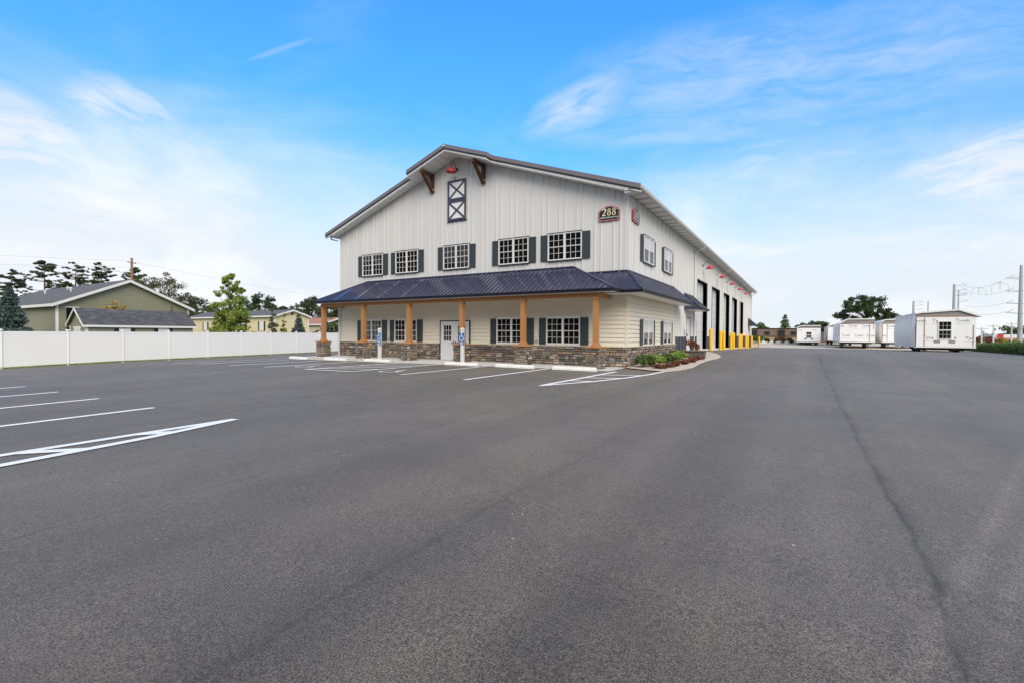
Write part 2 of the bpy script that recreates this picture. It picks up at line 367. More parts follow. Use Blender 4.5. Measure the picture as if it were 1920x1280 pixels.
    tn = N.new('ShaderNodeMix'); tn.data_type = 'RGBA'; L.new(mr(nz(.4, 3), .35, .65, 0, 1), tn.inputs[0]); tn.inputs[6].default_value = (.119, .0990, .0785, 1); tn.inputs[7].default_value = (.108, .0935, .0770, 1)
    L.new(tn.outputs[2], mx.inputs[6]); L.new(v, mx.inputs[7]); L.new(mx.outputs[2], b.inputs['Base Color'])
    bp = N.new('ShaderNodeBump'); bp.inputs['Strength'].default_value = .55; bp.inputs['Distance'].default_value = .008; L.new(nz(70, 4, .7), bp.inputs['Height']); L.new(bp.outputs[0], b.inputs['Normal'])
    return m
def paint_mat():
    m = bpy.data.materials.new('line_paint'); m.use_nodes = True
    nt = m.node_tree; N = nt.nodes; L = nt.links; b = N['Principled BSDF']; b.inputs['Roughness'].default_value = .6
    tc = N.new('ShaderNodeTexCoord'); n = N.new('ShaderNodeTexNoise'); n.inputs['Scale'].default_value = 60; n.inputs['Detail'].default_value = 4; L.new(tc.outputs['Object'], n.inputs['Vector'])
    cr = N.new('ShaderNodeValToRGB'); cr.color_ramp.elements[0].position = .22; cr.color_ramp.elements[0].color = (.32, .32, .32, 1); cr.color_ramp.elements[1].position = .34; cr.color_ramp.elements[1].color = (.80, .80, .79, 1)
    L.new(n.outputs['Fac'], cr.inputs[0]); L.new(cr.outputs[0], b.inputs['Base Color']); return m
M = {}
M['asphalt'] = asphalt_mat(); M['paint'] = paint_mat()
M['grass'] = new_mat('grass', (.17, .18, .065), .9, .2, noise=(3, .35), bump=(30, .6))
M['tan_gravel'] = new_mat('tan_gravel', (.50, .43, .35), .95, .2, noise=(.8, .18), bump=(40, .4))
M['bed_stone'] = new_mat('bed_stone', (.50, .43, .37), .9, .2, noise=(25, .35), bump=(30, .8))
M['concrete'] = new_mat('concrete', (.58, .57, .55), .85, .3, noise=(2.5, .10), bump=(60, .2))
M['white_concrete'] = new_mat('painted_concrete', (.76, .75, .73), .8, .3, noise=(5, .10), bump=(35, .35))
M['panel'] = new_mat('white_metal_panel', (.61, .61, .60), .42, .45, noise=(.9, .025, (1, 1, .25)))
M['trim_white'] = new_mat('white_trim', (.74, .74, .73), .45, .4, noise=(3, .03))
M['soffit'] = new_mat('white_soffit', (.84, .84, .83), .5, .4, noise=(3, .03))
M['soffit_vent'] = new_mat('vented_soffit', (.52, .52, .51), .6, .4, noise=(60, .2))
M['gutter'] = new_mat('cream_gutter', (.62, .61, .57), .4, .5)
M['navy'] = new_mat('navy_metal', (.042, .046, .078), .42, .5, noise=(2, .06), coat=.15)
M['navy_roof'] = new_mat('navy_roof_metal', (.036, .039, .078), .22, .6, noise=(1.2, .08), coat=.25)
M['navy_trim'] = new_mat('navy_trim', (.012, .014, .028), .38, .5)
M['rake'] = new_mat('rake_metal', (.16, .145, .155), .40, .5)
M['shutter'] = new_mat('shutter_slate', (.036, .049, .056), .55, .4, noise=(8, .06))
M['siding'] = new_mat('beige_siding', (.70, .65, .54), .6, .35, noise=(2.2, .035, (.3, .3, 3)))
M['mortar'] = new_mat('mortar', (.09, .08, .072), .95, .2, noise=(12, .25))
M['stone'] = ramp_mat('ledge_stone', [(.10, .085, .075), (.20, .16, .13), (.13, .115, .105), (.30, .24, .19), (.085, .075, .072), (.24, .215, .20), (.36, .25, .15), (.15, .125, .11), (.33, .31, .29), (.11, .095, .085), (.27, .19, .12), (.17, .155, .145), (.46, .42, .37), (.10, .09, .085), (.42, .32, .20)], .85, grain=(9, .28))
M['cap'] = new_mat('stone_cap', (.50, .43, .34), .85, .3, noise=(6, .12), bump=(30, .2))
M['cedar'] = new_mat('cedar_wood', (.40, .19, .07), .55, .4, noise=(6, .16, (6, 6, .8)))
M['cedar_beam'] = new_mat('cedar_beam', (.36, .165, .055), .55, .4, noise=(6, .16, (.8, 6, 6)))
M['brown_wood'] = new_mat('brown_wood', (.085, .032, .012), .5, .4, noise=(6, .25, (6, 1, 6)))
M['glass'] = new_mat('dark_glass', (.006, .007, .007), .04, .5)
M['blind'] = new_mat('glass_over_blind', (.50, .50, .52), .06, .5)
M['vinyl'] = new_mat('white_vinyl', (.68, .68, .67), .4, .45)
M['door_white'] = new_mat('door_white', (.66, .68, .69), .45, .45, noise=(2, .03))
M['bay_door'] = new_mat('bay_door_grey', (.60, .61, .62), .45, .45, noise=(2, .04))
M['black'] = new_mat('black_metal', (.012, .012, .013), .45, .5)
M['rubber'] = new_mat('tyre_rubber', (.010, .010, .010), .85, .3, noise=(8, .3))
M['steel'] = new_mat('galvanised_steel', (.36, .38, .40), .5, .5, noise=(3, .08))
M['red'] = new_mat('red_enamel', (.62, .020, .030), .22, .6, coat=.4)
M['lamp_in'] = new_mat('white_enamel', (.8, .8, .78), .3, .5)
M['yellow'] = new_mat('yellow_plastic', (.80, .47, .012), .42, .45, noise=(4, .05))
M['sign_navy'] = new_mat('sign_navy', (.008, .011, .030), .35, .5)
M['sign_red'] = new_mat('sign_red', (.48, .035, .035), .4, .5)
M['sign_cream'] = new_mat('sign_cream', (.85, .72, .42), .4, .5)
M['sign_white'] = new_mat('sign_white', (.82, .82, .80), .4, .5)
M['sign_blue'] = new_mat('sign_blue', (.010, .125, .40), .4, .5)
M['fence'] = new_mat('fence_vinyl', (.93, .93, .92), .45, .4, noise=(.6, .02))
M['green_siding'] = new_mat('sage_siding', (.25, .25, .175), .6, .35, noise=(2, .05))
M['cream_siding'] = new_mat('cream_siding', (.66, .57, .38), .6, .35, noise=(2, .04))
M['shingle'] = ramp_mat('grey_shingle', [(.075, .078, .085), (.10, .10, .11), (.062, .066, .075), (.12, .122, .13)], .9, grain=(30, .25))
M['shingle_far'] = new_mat('grey_shingles_far', (.115, .115, .12), .9, .25, noise=(6, .25, (1, 1, 1)))
M['red_roof'] = new_mat('terracotta_shingles', (.36, .18, .125), .9, .25, noise=(6, .2))
M['wrap'] = new_mat('house_wrap', (.80, .80, .81), .5, .4, noise=(2.5, .05), bump=(6, .25))
M['plastic'] = new_mat('plastic_sheet', (.95, .90, .82), .35, .5, noise=(3, .07), bump=(5, .3))
M['lath'] = new_mat('wood_lath', (.33, .20, .14), .8, .3)
M['logo'] = new_mat('wrap_print', (.27, .29, .33), .5, .4)
M['grey_paper'] = new_mat('grey_underlay', (.27, .265, .26), .85, .3, noise=(4, .12))
M['pole_wood'] = new_mat('pole_wood', (.30, .165, .105), .9, .3, noise=(5, .25, (6, 6, .5)))
M['bark'] = new_mat('bark', (.085, .066, .05), .95, .2, noise=(6, .35, (4, 4, 1)))
M['grey_siding'] = new_mat('grey_siding', (.50, .52, .52), .6, .35, noise=(2, .05))
M['brick_brown'] = new_mat('brown_mansard', (.17, .115, .088), .9, .3, noise=(9, .2))
M['tan_brick'] = new_mat('tan_brick', (.42, .32, .19), .9, .3, noise=(9, .2))
M['pink'] = new_mat('storefront_red', (.58, .28, .25), .7, .3, noise=(2, .1))
LEAF = {
 'dark': ramp_mat('leaf_dark', [(0.038, 0.065, 0.030), (0.085, 0.123, 0.049), (0.056, 0.090, 0.041), (0.113, 0.155, 0.061)], .6, transl=.35),
 'mid': ramp_mat('leaf_mid', [(0.066, 0.113, 0.034), (0.133, 0.199, 0.056), (0.095, 0.155, 0.045), (0.179, 0.246, 0.076)], .6, transl=.35),
 'bright': ramp_mat('leaf_bright', [(0.161, 0.265, 0.041), (0.283, 0.388, 0.076), (0.209, 0.322, 0.056), (0.360, 0.426, 0.113)], .55, transl=.35),
 'maple': ramp_mat('leaf_maple', [(.20, .29, .045), (.33, .40, .085), (.25, .34, .06), (.40, .44, .12)], .55, transl=.4),
 'olive': ramp_mat('leaf_olive', [(0.085, 0.104, 0.048), (0.161, 0.166, 0.076), (0.113, 0.128, 0.061), (0.217, 0.189, 0.095)], .6, transl=.35),
 'blue': ramp_mat('needle_blue', [(0.052, 0.095, 0.083), (0.113, 0.174, 0.159), (0.079, 0.128, 0.117), (0.161, 0.227, 0.212)], .6, transl=.1),
 'pine': ramp_mat('needle_pine', [(.085, .105, .050), (0.041, 0.065, 0.034), (0.085, 0.110, 0.052), (0.133, 0.128, 0.068), (0.065, 0.090, 0.045)], .6, transl=.25),
 'brown': ramp_mat('leaf_russet', [(0.133, 0.049, 0.030), (0.237, 0.085, 0.048), (0.170, 0.065, 0.038), (0.283, 0.124, 0.065)], .6, transl=.2),
 'gold': ramp_mat('leaf_gold', [(0.378, 0.246, 0.056), (0.567, 0.378, 0.095), (0.283, 0.246, 0.056)], .6, transl=.3),
}

# ------------------------------------------------------------------ ground
def grid(name, us, vs_, fn, mat):
    nu, nv = len(us), len(vs_)
    V = [fn(u, v) for v in vs_ for u in us]
    F = [(j*nu+i, j*nu+i+1, (j+1)*nu+i+1, (j+1)*nu+i) for j in range(nv-1) for i in range(nu-1)]
    me = bpy.data.meshes.new(name); me.from_pydata(V, [], F); me.update(); me.polygons.foreach_set('use_smooth', [True]*len(F))
    return tag(link(name, me, mat), kind='structure')
# the open country: one sheet to the horizon
gx = [-1500, -600, -250, -120, -80, -60, -50]+list(range(-44, 46, 2))+[50, 60, 80, 120, 250, 600, 1500]
gy = [-1500, -600, -250, -120, -80]+list(range(-60, 70, 2))+[80, 90, 120, 250, 600, 1500]
grid('ground', gx, gy, lambda x, y: (x, y, gz(x, y)-.05-max(0, min(2.5, (y-115)*.03))), M['grass'])
ys = [y*.5 for y in range(-100, 120)]; ys = [y for y in ys if y <= 57.0]
def ax(u, y):
    xl = fence_x(min(y, 30))+.62+.10*math.sin(y*1.3)+.06*math.sin(y*4.1); xr = hedge_x(max(y, 6))-.65 if y > -5 else 40
    if y <= 6: xr = hedge_x(6)-.65+(6-y)*2
    return xl+(xr-xl)*u
us = [i/110 for i in range(111)]
# rows keep the kinks of the height field on grid lines
lot = grid('asphalt_lot', us, ys, lambda u, y: (ax(u, y), y, gz(ax(u, y), y)), M['asphalt'])
gy2 = list(range(56, 118, 3))
grid('gravel_yard', list(range(-34, 34, 4)), gy2, lambda x, y: (x, y, gz(x, y)-.02), M['tan_gravel'])

def strip(pts, w, name='parking_line', dz=.010, step=.4, parent=lot, mat='paint'):
    """painted band along a polyline, following the surface"""
    P = [Vector((p[0], p[1])) for p in pts]; Q = []
    for a, b in zip(P[:-1], P[1:]):
        k = max(1, int((b-a).length/step)); Q += [a+(b-a)*i/k for i in range(k)]
    Q.append(P[-1]); mb = MB()
    for i, q in enumerate(Q):
        t = (Q[min(i+1, len(Q)-1)]-Q[max(i-1, 0)]).normalized(); n = Vector((-t.y, t.x))*w/2
        for s in (n, -n): mb.v.append((q.x+s.x, q.y+s.y, gz(q.x+s.x, q.y+s.y)+dz))
    mb.f = [(2*i+1, 2*i+3, 2*i+2, 2*i) for i in range(len(Q)-1)]
    return mb.build(name, M[mat], parent)
LW = .17
for x, y0, y1 in ((-21.6, -8.0, -1.2), (-18.85, -8.05, -1.5), (-16.2, -7.97, -1.9), (-13.6, -7.85, -2.3), (-5.6, -7.75, -2.5), (-2.48, -8.2, -2.4)): strip([(x, y0), (x, y1)], LW if x > -10 else .22, dz=.014 if x > -10 else .022)
# hatched access aisle between the accessible stalls
strip([(-10.94, -7.72), (-10.94, -2.4)], LW, dz=.018); strip([(-8.24, -7.72), (-8.24, -2.4)], LW, dz=.018); strip([(-11.0, -7.72), (-8.18, -7.72)], LW, dz=.022)
for k in range(5):
    y = -7.1+k*1.0; strip([(-10.9, y), (-8.28, y+.85)], LW, dz=.020)
strip([(0.28, -8.38), (.36, -2.4)], LW); strip([(.28, -8.38), (1.05, -6.55), (1.55, -4.6), (1.80, -2.9), (1.88, -1.35)], LW, dz=.013)
for a, b in (((.42, -4.1), (1.72, -3.48)), ((.42, -5.44), (1.48, -4.91)), ((.36, -6.62), (1.05, -6.45))): strip([a, b], LW, dz=.012)
for x in (-12.85, -10.2, -7.58, -4.8): strip([(x, -15.55), (x, -22.5)], LW)
strip([(-2.0, -15.46), (-2.08, -19.2), (-2.1, -24)], LW); strip([(-1.98, -15.46), (-1.62, -16.9), (-1.42, -18.4), (-1.2, -24)], LW, dz=.013)
for a, b in (((-2.02, -16.9), (-1.72, -16.5)), ((-2.04, -18.15), (-1.53, -17.62)), ((-2.06, -19.6), (-1.4, -19.0))): strip([a, b], LW, dz=.012)
def wheelchair_marks(cx, cy, s, parent, put):
    """accessible symbol as bands in a local frame (u right, v up), put() lays one band"""
    put([(-.02, .34), (0.02, .02), (.25, .02), (.36, -.30), (.46, -.28)], .085)
    put([(0, .20), (.20, .20)], .07)
    put([(math.cos(a)*.30-.02, math.sin(a)*.30-.14) for a in [math.radians(d) for d in range(115, 345, 15)]], .08)
    put([(-.09, .44), (-.02, .51), (.05, .44), (-.02, .38), (-.08, .43)], .07)
for cx, cy in ((-12.45, -6.5), (-7.0, -6.7)):
    wheelchair_marks(cx, cy, 1, lot, lambda p, w, cx=cx, cy=cy: strip([(cx+u*1.25, cy+v*1.25) for u, v in p], w*1.25, name='painted_symbol', dz=.020, step=.1))
# concrete walk in front of the building
walk = MB()
for i in range(24):
    x0 = -18.7+i*.778; x1 = x0+.774
    walk.box(x0, x1, -2.12, .3, -.25, .018)
tag(walk.build('sidewalk', M['concrete']), kind='structure')
# pale stone planting bed along the side wall
bed_edge = [(.12, -.62), (.9, -1.25), (1.85, -1.55), (2.3, -.2), (2.5, 1.2), (2.46, 2.8), (2.55, 4.2), (2.85, 5.6), (2.86, 6.6), (2.6, 7.9), (1.75, 10.6), (1.0, 13.0), (.5, 14.3)]
def bed_x(y):
    for (xa, ya), (xb, yb) in zip(bed_edge[2:-1], bed_edge[3:]):
        if ya <= y <= yb: return xa+(xb-xa)*(y-ya)/(yb-ya)
    return 1.85 if y < 0 else .5
mb = MB(); yy = [-1.5+i*.3 for i in range(53)]
for y in yy:
    xr = bed_x(y); xl = .05 if y > -.5 else .12+(-.5-y)*1.6
    for k in range(9):
        x = xl+(xr-xl)*k/8; mb.v.append((x, y, gz(x, y)+.035*min(1, (8-k)/1.0)+.008))
mb.f = [(9*i+k, 9*i+k+1, 9*i+k+10, 9*i+k+9) for i in range(len(yy)-1) for k in range(8)]
tag(mb.build('planting_bed', M['bed_stone'], smooth=True), kind='structure')

# ------------------------------------------------------------------ the building
W, LEN, MID = 18.3, 56.2, -9.15
B = thing('commercial_building', (0, 0, 0), 'large white ribbed metal barn-style building with stone base and cedar porch posts', 'building')
soff = lambda x: 10.61-.3475*abs(x-MID)        # underside of the gable overhang
top = lambda x: 10.93-.3435*abs(x-MID)         # roof surface
DOORS = [(15.5+6.5*i, 19.62+6.5*i) for i in range(5)]; DTOP = 5.32
# closed core behind the cladding
core = MB(); core.extrude([(-W+.02, .02, -.6), (-.33, .02, -.6), (-.33, .02, 7.36), (MID, .02, soff(MID)-.03), (-W+.02, .02, 7.36)], (0, LEN-.04, 0))
edges = [0.02]+[e for d in DOORS for e in d]+[LEN-.02]
for a, b in zip(edges[0::2], edges[1::2]): core.box(-.33, -.012, a, b, -.6, 7.38)
for a, b in DOORS: core.box(-.33, -.012, a, b, DTOP, 7.38)
core.build('wall_core', M['trim_white'], B)
RIBS = .2900; PW = .87
# front gable sheets
panels('wall_panel', [(-W, 0, 3.3), (0, 0, 3.3), (0, 0, soff(0)), (MID, 0, soff(MID)), (-W, 0, soff(-W))], (0, 0, 1), (0, -1, 0), PW, RIBS, .060, .036, M['panel'], B, (0, 0, 0))
# side wall sheets, right
def side_panel(a, b, z0, z1, mat, name='wall_panel'):
    panels(name, [(0, a, z0), (0, b, z0), (0, b, z1), (0, a, z1)], (0, 0, 1), (1, 0, 0), PW, RIBS, .060, .036, mat, B, (0, 0, 0), u_origin=(0, 0, 0))
side_panel(.0, 8.75, 3.15, 7.4, M['panel'])
ZW = 1.33
ed = [8.75]+[e for d in DOORS for e in d]+[LEN]
MD0, MD1 = 12.0, 13.15                               # side service door
for a, b in zip(ed[0::2], ed[1::2]): side_panel(a, b, ZW, 7.4, M['panel'])
for a, b in DOORS: side_panel(a, b, DTOP+.06, 7.4, M['panel'])
for a, b in [(8.75, MD0-.05), (MD1+.05, DOORS[0][0]-.06)]+[(DOORS[i][1]+.06, DOORS[i+1][0]-.06) for i in range(4)]+[(DOORS[4][1]+.06, LEN)]:
    side_panel(a, b, gz(1, (a+b)/2)-.1, ZW-.03, M['navy'], 'wainscot_panel')
mb = MB()
for a, b in [(8.75, MD0-.05), (MD1+.05, DOORS[0][0]-.06)]+[(DOORS[i][1]+.06, DOORS[i+1][0]-.06) for i in range(4)]+[(DOORS[4][1]+.06, LEN)]: mb.box(.0, .05, a, b, ZW-.03, ZW)
mb.build('drip_trim', M['trim_white'], B)
# left and rear walls
panels('wall_panel', [(-W, LEN, -.6), (-W, 0, -.6), (-W, 0, 7.4), (-W, LEN, 7.4)], (0, 0, 1), (-1, 0, 0), PW*4, RIBS, .060, .036, M['panel'], B, (0, 0, 0))
panels('wall_panel', [(0, LEN, -.6), (-W, LEN, -.6), (-W, LEN, 7.4), (MID, LEN, soff(MID)), (0, LEN, 7.4)], (0, 0, 1), (0, 1, 0), PW*4, RIBS, .060, .036, M['panel'], B, (0, 0, 0))
# corner trims
for x0, x1, y0, y1 in ((-.13, .036, -.036, .13), (-.13, .036, LEN-.13, LEN+.036), (-W-.036, -W+.13, -.036, .13)):
    MB().box(x0, x1, y0, y1, 3.12 if y0 < 0 and x0 > -1 else -.5, 7.42).build('corner_trim', M['panel'], B)

# main roof: slabs, prow over the hay door, rake trims, ridge cap
EV, FR, PR, PX = .72, -.60, -1.12, 2.55
def slab(s):
    xe = MID+s*(9.15+EV); xp = MID+s*PX; t = .05
    pl = [(MID, PR), (xp, PR), (xp, FR), (xe, FR), (xe, LEN+.6), (MID, LEN+.6)]
    mb = MB(); mb.extrude([(x, y, top(x)-t) for x, y in pl], (0, 0, t)); return mb
for s in (-1, 1): slab(s).build('roof', M['navy_roof'], B)
def rake(p, q, h0, h1, d, name, mat, dy=.0):
    """board along the roof edge between two plan points, from h0 to h1 below the roof surface"""
    (xa, ya), (xb, yb) = p, q; mb = MB()
    mb.extrude([(xa, ya+dy, top(xa)-h0), (xb, yb+dy, top(xb)-h0), (xb, yb+dy, top(xb)-h1), (xa, ya+dy, top(xa)-h1)], d); return mb.build(name, mat, B)
for s in (-1, 1):
    xe = MID+s*(9.15+EV); xp = MID+s*PX
    rake((MID, PR), (xp, PR), -.02, .17, (0, .06, 0), 'rake_trim', M['rake'], -.03); rake((MID, PR), (xp, PR), .23, .30, (0, .05, 0), 'rake_board', M['panel'], .02); rake((MID, PR), (xp, PR), .17, .23, (0, .05, 0), 'rake_trim', M['navy_trim'], -.01)
    rake((xp, FR), (xe, FR), -.02, .17, (0, .06, 0), 'rake_trim', M['rake'], -.03); rake((xp, FR), (xe, FR), .23, .31, (0, .05, 0), 'rake_board', M['panel'], .02); rake((xp, FR), (xe, FR), .17, .23, (0, .05, 0), 'rake_trim', M['navy_trim'], -.01)
    MB().extrude([(xp, PR, top(xp)+.02), (xp, FR, top(xp)+.02), (xp, FR, top(xp)-.19), (xp, PR, top(xp)-.19)], (s*.04, 0, 0)).build('rake_trim', M['rake'], B)
    # sloped soffit boards of the overhang
    n = 26
    for i in range(n):
        a = i/n; b = (i+1)/n-.0025; xa = MID+(xe-MID)*a; xb = MID+(xe-MID)*b
        yf = PR+.03 if abs((xa+xb)/2-MID) < PX else FR+.03
        dz = (lambda x: soff(x) if abs(x-MID) <= 9.15 else 7.43)
        MB().extrude([(xa, yf, dz(xa)+.002), (xb, yf, dz(xb)+.002), (xb, -.03, dz(xb)+.002), (xa, -.03, dz(xa)+.002)], (0, 0, .03)).build('soffit_board', M['soffit'], B)
MB().extrude([(MID-.16, PR-.05, top(MID-.16)+.01), (MID, PR-.05, top(MID)+.045), (MID+.16, PR-.05, top(MID+.16)+.01), (MID, PR-.05, top(MID)-.02)], (0, LEN+1.7, 0)).build('ridge_cap', M['rake'], B)
MB().box(MID-.10, MID+.10, PR-.07, PR-.01, top(MID)-.10, top(MID)-.05).build('ridge_end_cap', M['trim_white'], B)
# level soffit of the right eave: plain and vented boards, then gutter
y = -.58; k = 0
while y < LEN+.5:
    w = .62 if k % 2 == 0 else .29
    mb = MB().box(.03, EV-.06, y, min(y+w, LEN+.55)-.012, 7.40+(.012 if k % 2 else 0), 7.43); mb.build('soffit_board', M['soffit_vent' if k % 2 else 'soffit'], B)
    y += w; k += 1
for s in (-1, 1):
    xg = EV if s > 0 else -W-EV
    prof = [(0, 0), (.0, .13), (.015, .15), (.10, .15), (.115, .12), (.085, .03), (.06, 0)] if s > 0 else [(0, 0), (0, .15), (-.1, .15), (-.115, .12), (-.06, 0)]
    MB().extrude([(xg-.06*s+px, FR, 7.385+pz) for px, pz in prof], (0, LEN+1.2, 0)).build('gutter', M['gutter'], B)
    MB().box(*sorted((xg-.09*s, xg-.055*s)), FR+.02, LEN+.58, 7.39, 7.56).build('fascia', M['gutter'], B)
MB().box(-W-EV+.05, -W, FR+.05, LEN, 7.40, 7.43).build('soffit_board', M['soffit'], B)
MB().box(.0, .30, -.50, -.03, 7.31, 7.40).box(.30, .62, -.42, -.03, 7.34, 7.40).build('eave_return', M['soffit'], B)
def downspout(pts, r=.045):
    return MB().tube(pts, r, 6).build('downspout', M['gutter'], B)
for y in (14.4, 27.6, 41.6):
    downspout([(EV-.02, y, 7.38), (EV-.05, y, 7.27), (.14, y+.02, 7.02), (.075, y+.02, 6.9), (.075, y+.02, 3.6), (.075, y+.02, gz(1, y)+.1)])
downspout([(EV-.02, LEN-.3, 7.38), (.4, LEN+.05, 7.15), (.09, LEN+.02, 7.0), (.09, LEN+.02, .1)])
downspout([(-W-EV+.1, -.25, 7.38), (-W-EV+.1, -.25, 7.26), (-W-.22, -.2, 7.14), (-W-.1, -.15, 7.13)], .05)
downspout([(-W-.02, -.12, 3.1), (-W-.02, -.12, 1.0), (-W+.05, -.20, .86), (-W+.05, -.20, .03)], .06)

# windows
def window_mesh(w, h, muntins):
    """twin double-hung unit, local: x right, -y out, z up, origin bottom centre; returns frame, muntin mesh, pane rects"""
    fr = MB(); mu = MB(); panes = []
    f = .036; mid = .07
    fr.box(-w/2, w/2, -.075, 0, 0, f).box(-w/2, w/2, -.075, 0, h-f, h).box(-w/2, -w/2+f, -.075, 0, f, h-f).box(w/2-f, w/2, -.075, 0, f, h-f).box(-mid/2, mid/2, -.08, 0, f, h-f)
    for s in (-1, 1):
        x0, x1 = (-w/2+f, -mid/2) if s < 0 else (mid/2, w/2-f)
        zm = h/2
        for (z0, z1, yo) in ((f, zm, -.045), (zm, h-f, -.055)):
            r = .020
            fr.box(x0, x1, yo-.012, -.02, z0, z0+r).box(x0, x1, yo-.012, -.02, z1-r, z1).box(x0, x0+r, yo-.012, -.02, z0+r, z1-r).box(x1-r, x1, yo-.012, -.02, z0+r, z1-r)
            gx0, gx1, gz0, gz1 = x0+r, x1-r, z0+r, z1-r
            if muntins:
                t = .0075; nx, nz_ = 3, 2
                for i in range(1, nx): c = gx0+(gx1-gx0)*i/nx; mu.box(c-t, c+t, yo-.004, -.02, gz0, gz1)
                for i in range(1, nz_): c = gz0+(gz1-gz0)*i/nz_; mu.box(gx0, gx1, yo-.0055, -.02, c-t, c+t)
                for i in range(nx):
                    for j in range(nz_): panes.append((gx0+(gx1-gx0)*(i+.5)/nx, gz0+(gz1-gz0)*(j+.5)/nz_, (gx1-gx0)/nx-.02, (gz1-gz0)/nz_-.02, yo+.012, z0 > f))
            else: panes.append(((gx0+gx1)/2, (gz0+gz1)/2, gx1-gx0, gz1-gz0, yo+.012, z0 > f))
    return fr.mesh('window'), (mu.mesh('muntins') if muntins else None), panes
pane_mesh = MB().box(-.5, .5, 0, 1, -.5, .5).mesh('pane'); pane_mesh.materials.append(M['glass'])
pane_blind = pane_mesh.copy(); pane_blind.materials[0] = M['blind']
def shutter_mesh(w, h):
    mb = MB().box(-w/2, w/2, -.025, 0, 0, h); t = .055
    for z0, z1 in ((.0, h*.5), (h*.5, h)):
        mb.box(-w/2, -w/2+t, -.04, -.025, z0, z1).box(w/2-t, w/2, -.04, -.025, z0, z1).box(-w/2+t, w/2-t, -.04, -.025, z0, z0+t).box(-w/2+t, w/2-t, -.04, -.025, z1-t, z1)
        n = 7
        for i in range(n):
            za = z0+t+(z1-z0-2*t)*(i+.15)/n; zb = z0+t+(z1-z0-2*t)*(i+.85)/n
            mb.quad((-w/2+t, -.038, za), (w/2-t, -.038, za), (w/2-t, -.027, zb), (-w/2+t, -.027, zb))
    return mb.mesh('shutter')
SW, SH = .38, 1.22; WW, WH = 1.70, 1.24
KIT = {True: window_mesh(WW, WH, True), False: window_mesh(WW, WH, False)}
SHM = shutter_mesh(SW, SH)
head = MB().box(-WW/2-.02, WW/2+.02, -.085, 0, WH, WH+.035).mesh('window_head'); sill = MB().box(-WW/2-.02, WW/2+.02, -.085, 0, -.035, 0).mesh('window_sill')
head_by = {}
def window(x, y, z, rot, muntins=True, head_mat='navy_trim', blind=False):
    fr, mu, panes = KIT[muntins]
    o = link('window', fr, M['vinyl'], B, (x, y, z), (0, 0, rot))
    if mu: link('muntins', mu, M['vinyl'], o)
    if head_mat not in head_by:
        hm, sm = head.copy(), sill.copy(); hm.materials.append(M[head_mat]); sm.materials.append(M[head_mat]); head_by[head_mat] = (hm, sm)
    link('window_head', head_by[head_mat][0], None, o); link('window_sill', head_by[head_mat][1], None, o)
    for px, pz, pw, ph, py, upper in panes: link('pane', pane_blind if (blind and upper) else pane_mesh, None, o, (px, py, pz), (0, 0, 0), (pw, .01, ph))
    c, s = math.cos(rot), math.sin(rot)
    for k in (-1, 1):
        d = k*(WW/2+SW/2+.008); link('shutter', SHM, M['shutter'], B, (x+c*d, y+s*d, z-.005), (0, 0, rot))
for xc in (-15.42, -12.68, -9.18, -5.66, -2.92): window(xc, -.034, 4.80, 0)
for xc in (-15.48, -12.74, -5.74, -2.97): window(xc, -.050, .945, 0, head_mat='vinyl')
for yc in (3.02, 6.83): window(.034, yc, 4.80, math.pi/2, False, blind=True)
for yc in (3.0, 6.78): window(.045, yc, .90, math.pi/2, False, head_mat='vinyl', blind=True)

# beige lap siding, one board per course
def lap(p0, dir_, nrm, length, z0, n, h):
    d = Vector(dir_); nn = Vector(nrm); p0 = Vector(p0)
    for i in range(n):
        z = z0+i*h; prof = [(0, z), (.046, z), (.010, z+h+.012), (0, z+h+.012)]
        MB().extrude([tuple(p0+nn*a+Vector((0, 0, zz))) for a, zz in prof], d*length).build('siding_board', M['siding'], B)
lap((-W, 0, 0), (1, 0, 0), (0, -1, 0), W, .905, 12, .188); lap((0, 0, 0), (0, 1, 0), (1, 0, 0), 8.70, .905, 12, .188)
MB().box(-.06, .042, -.042, .06, .90, 3.14).build('corner_trim', M['siding'], B)
MB().box(.0, .055, 8.70, 8.86, .0, 3.14).build('corner_trim', M['panel'], B)
MB().box(.0, .06, 8.78, 9.0, .1, ZW).build('corner_trim', M['navy'], B)

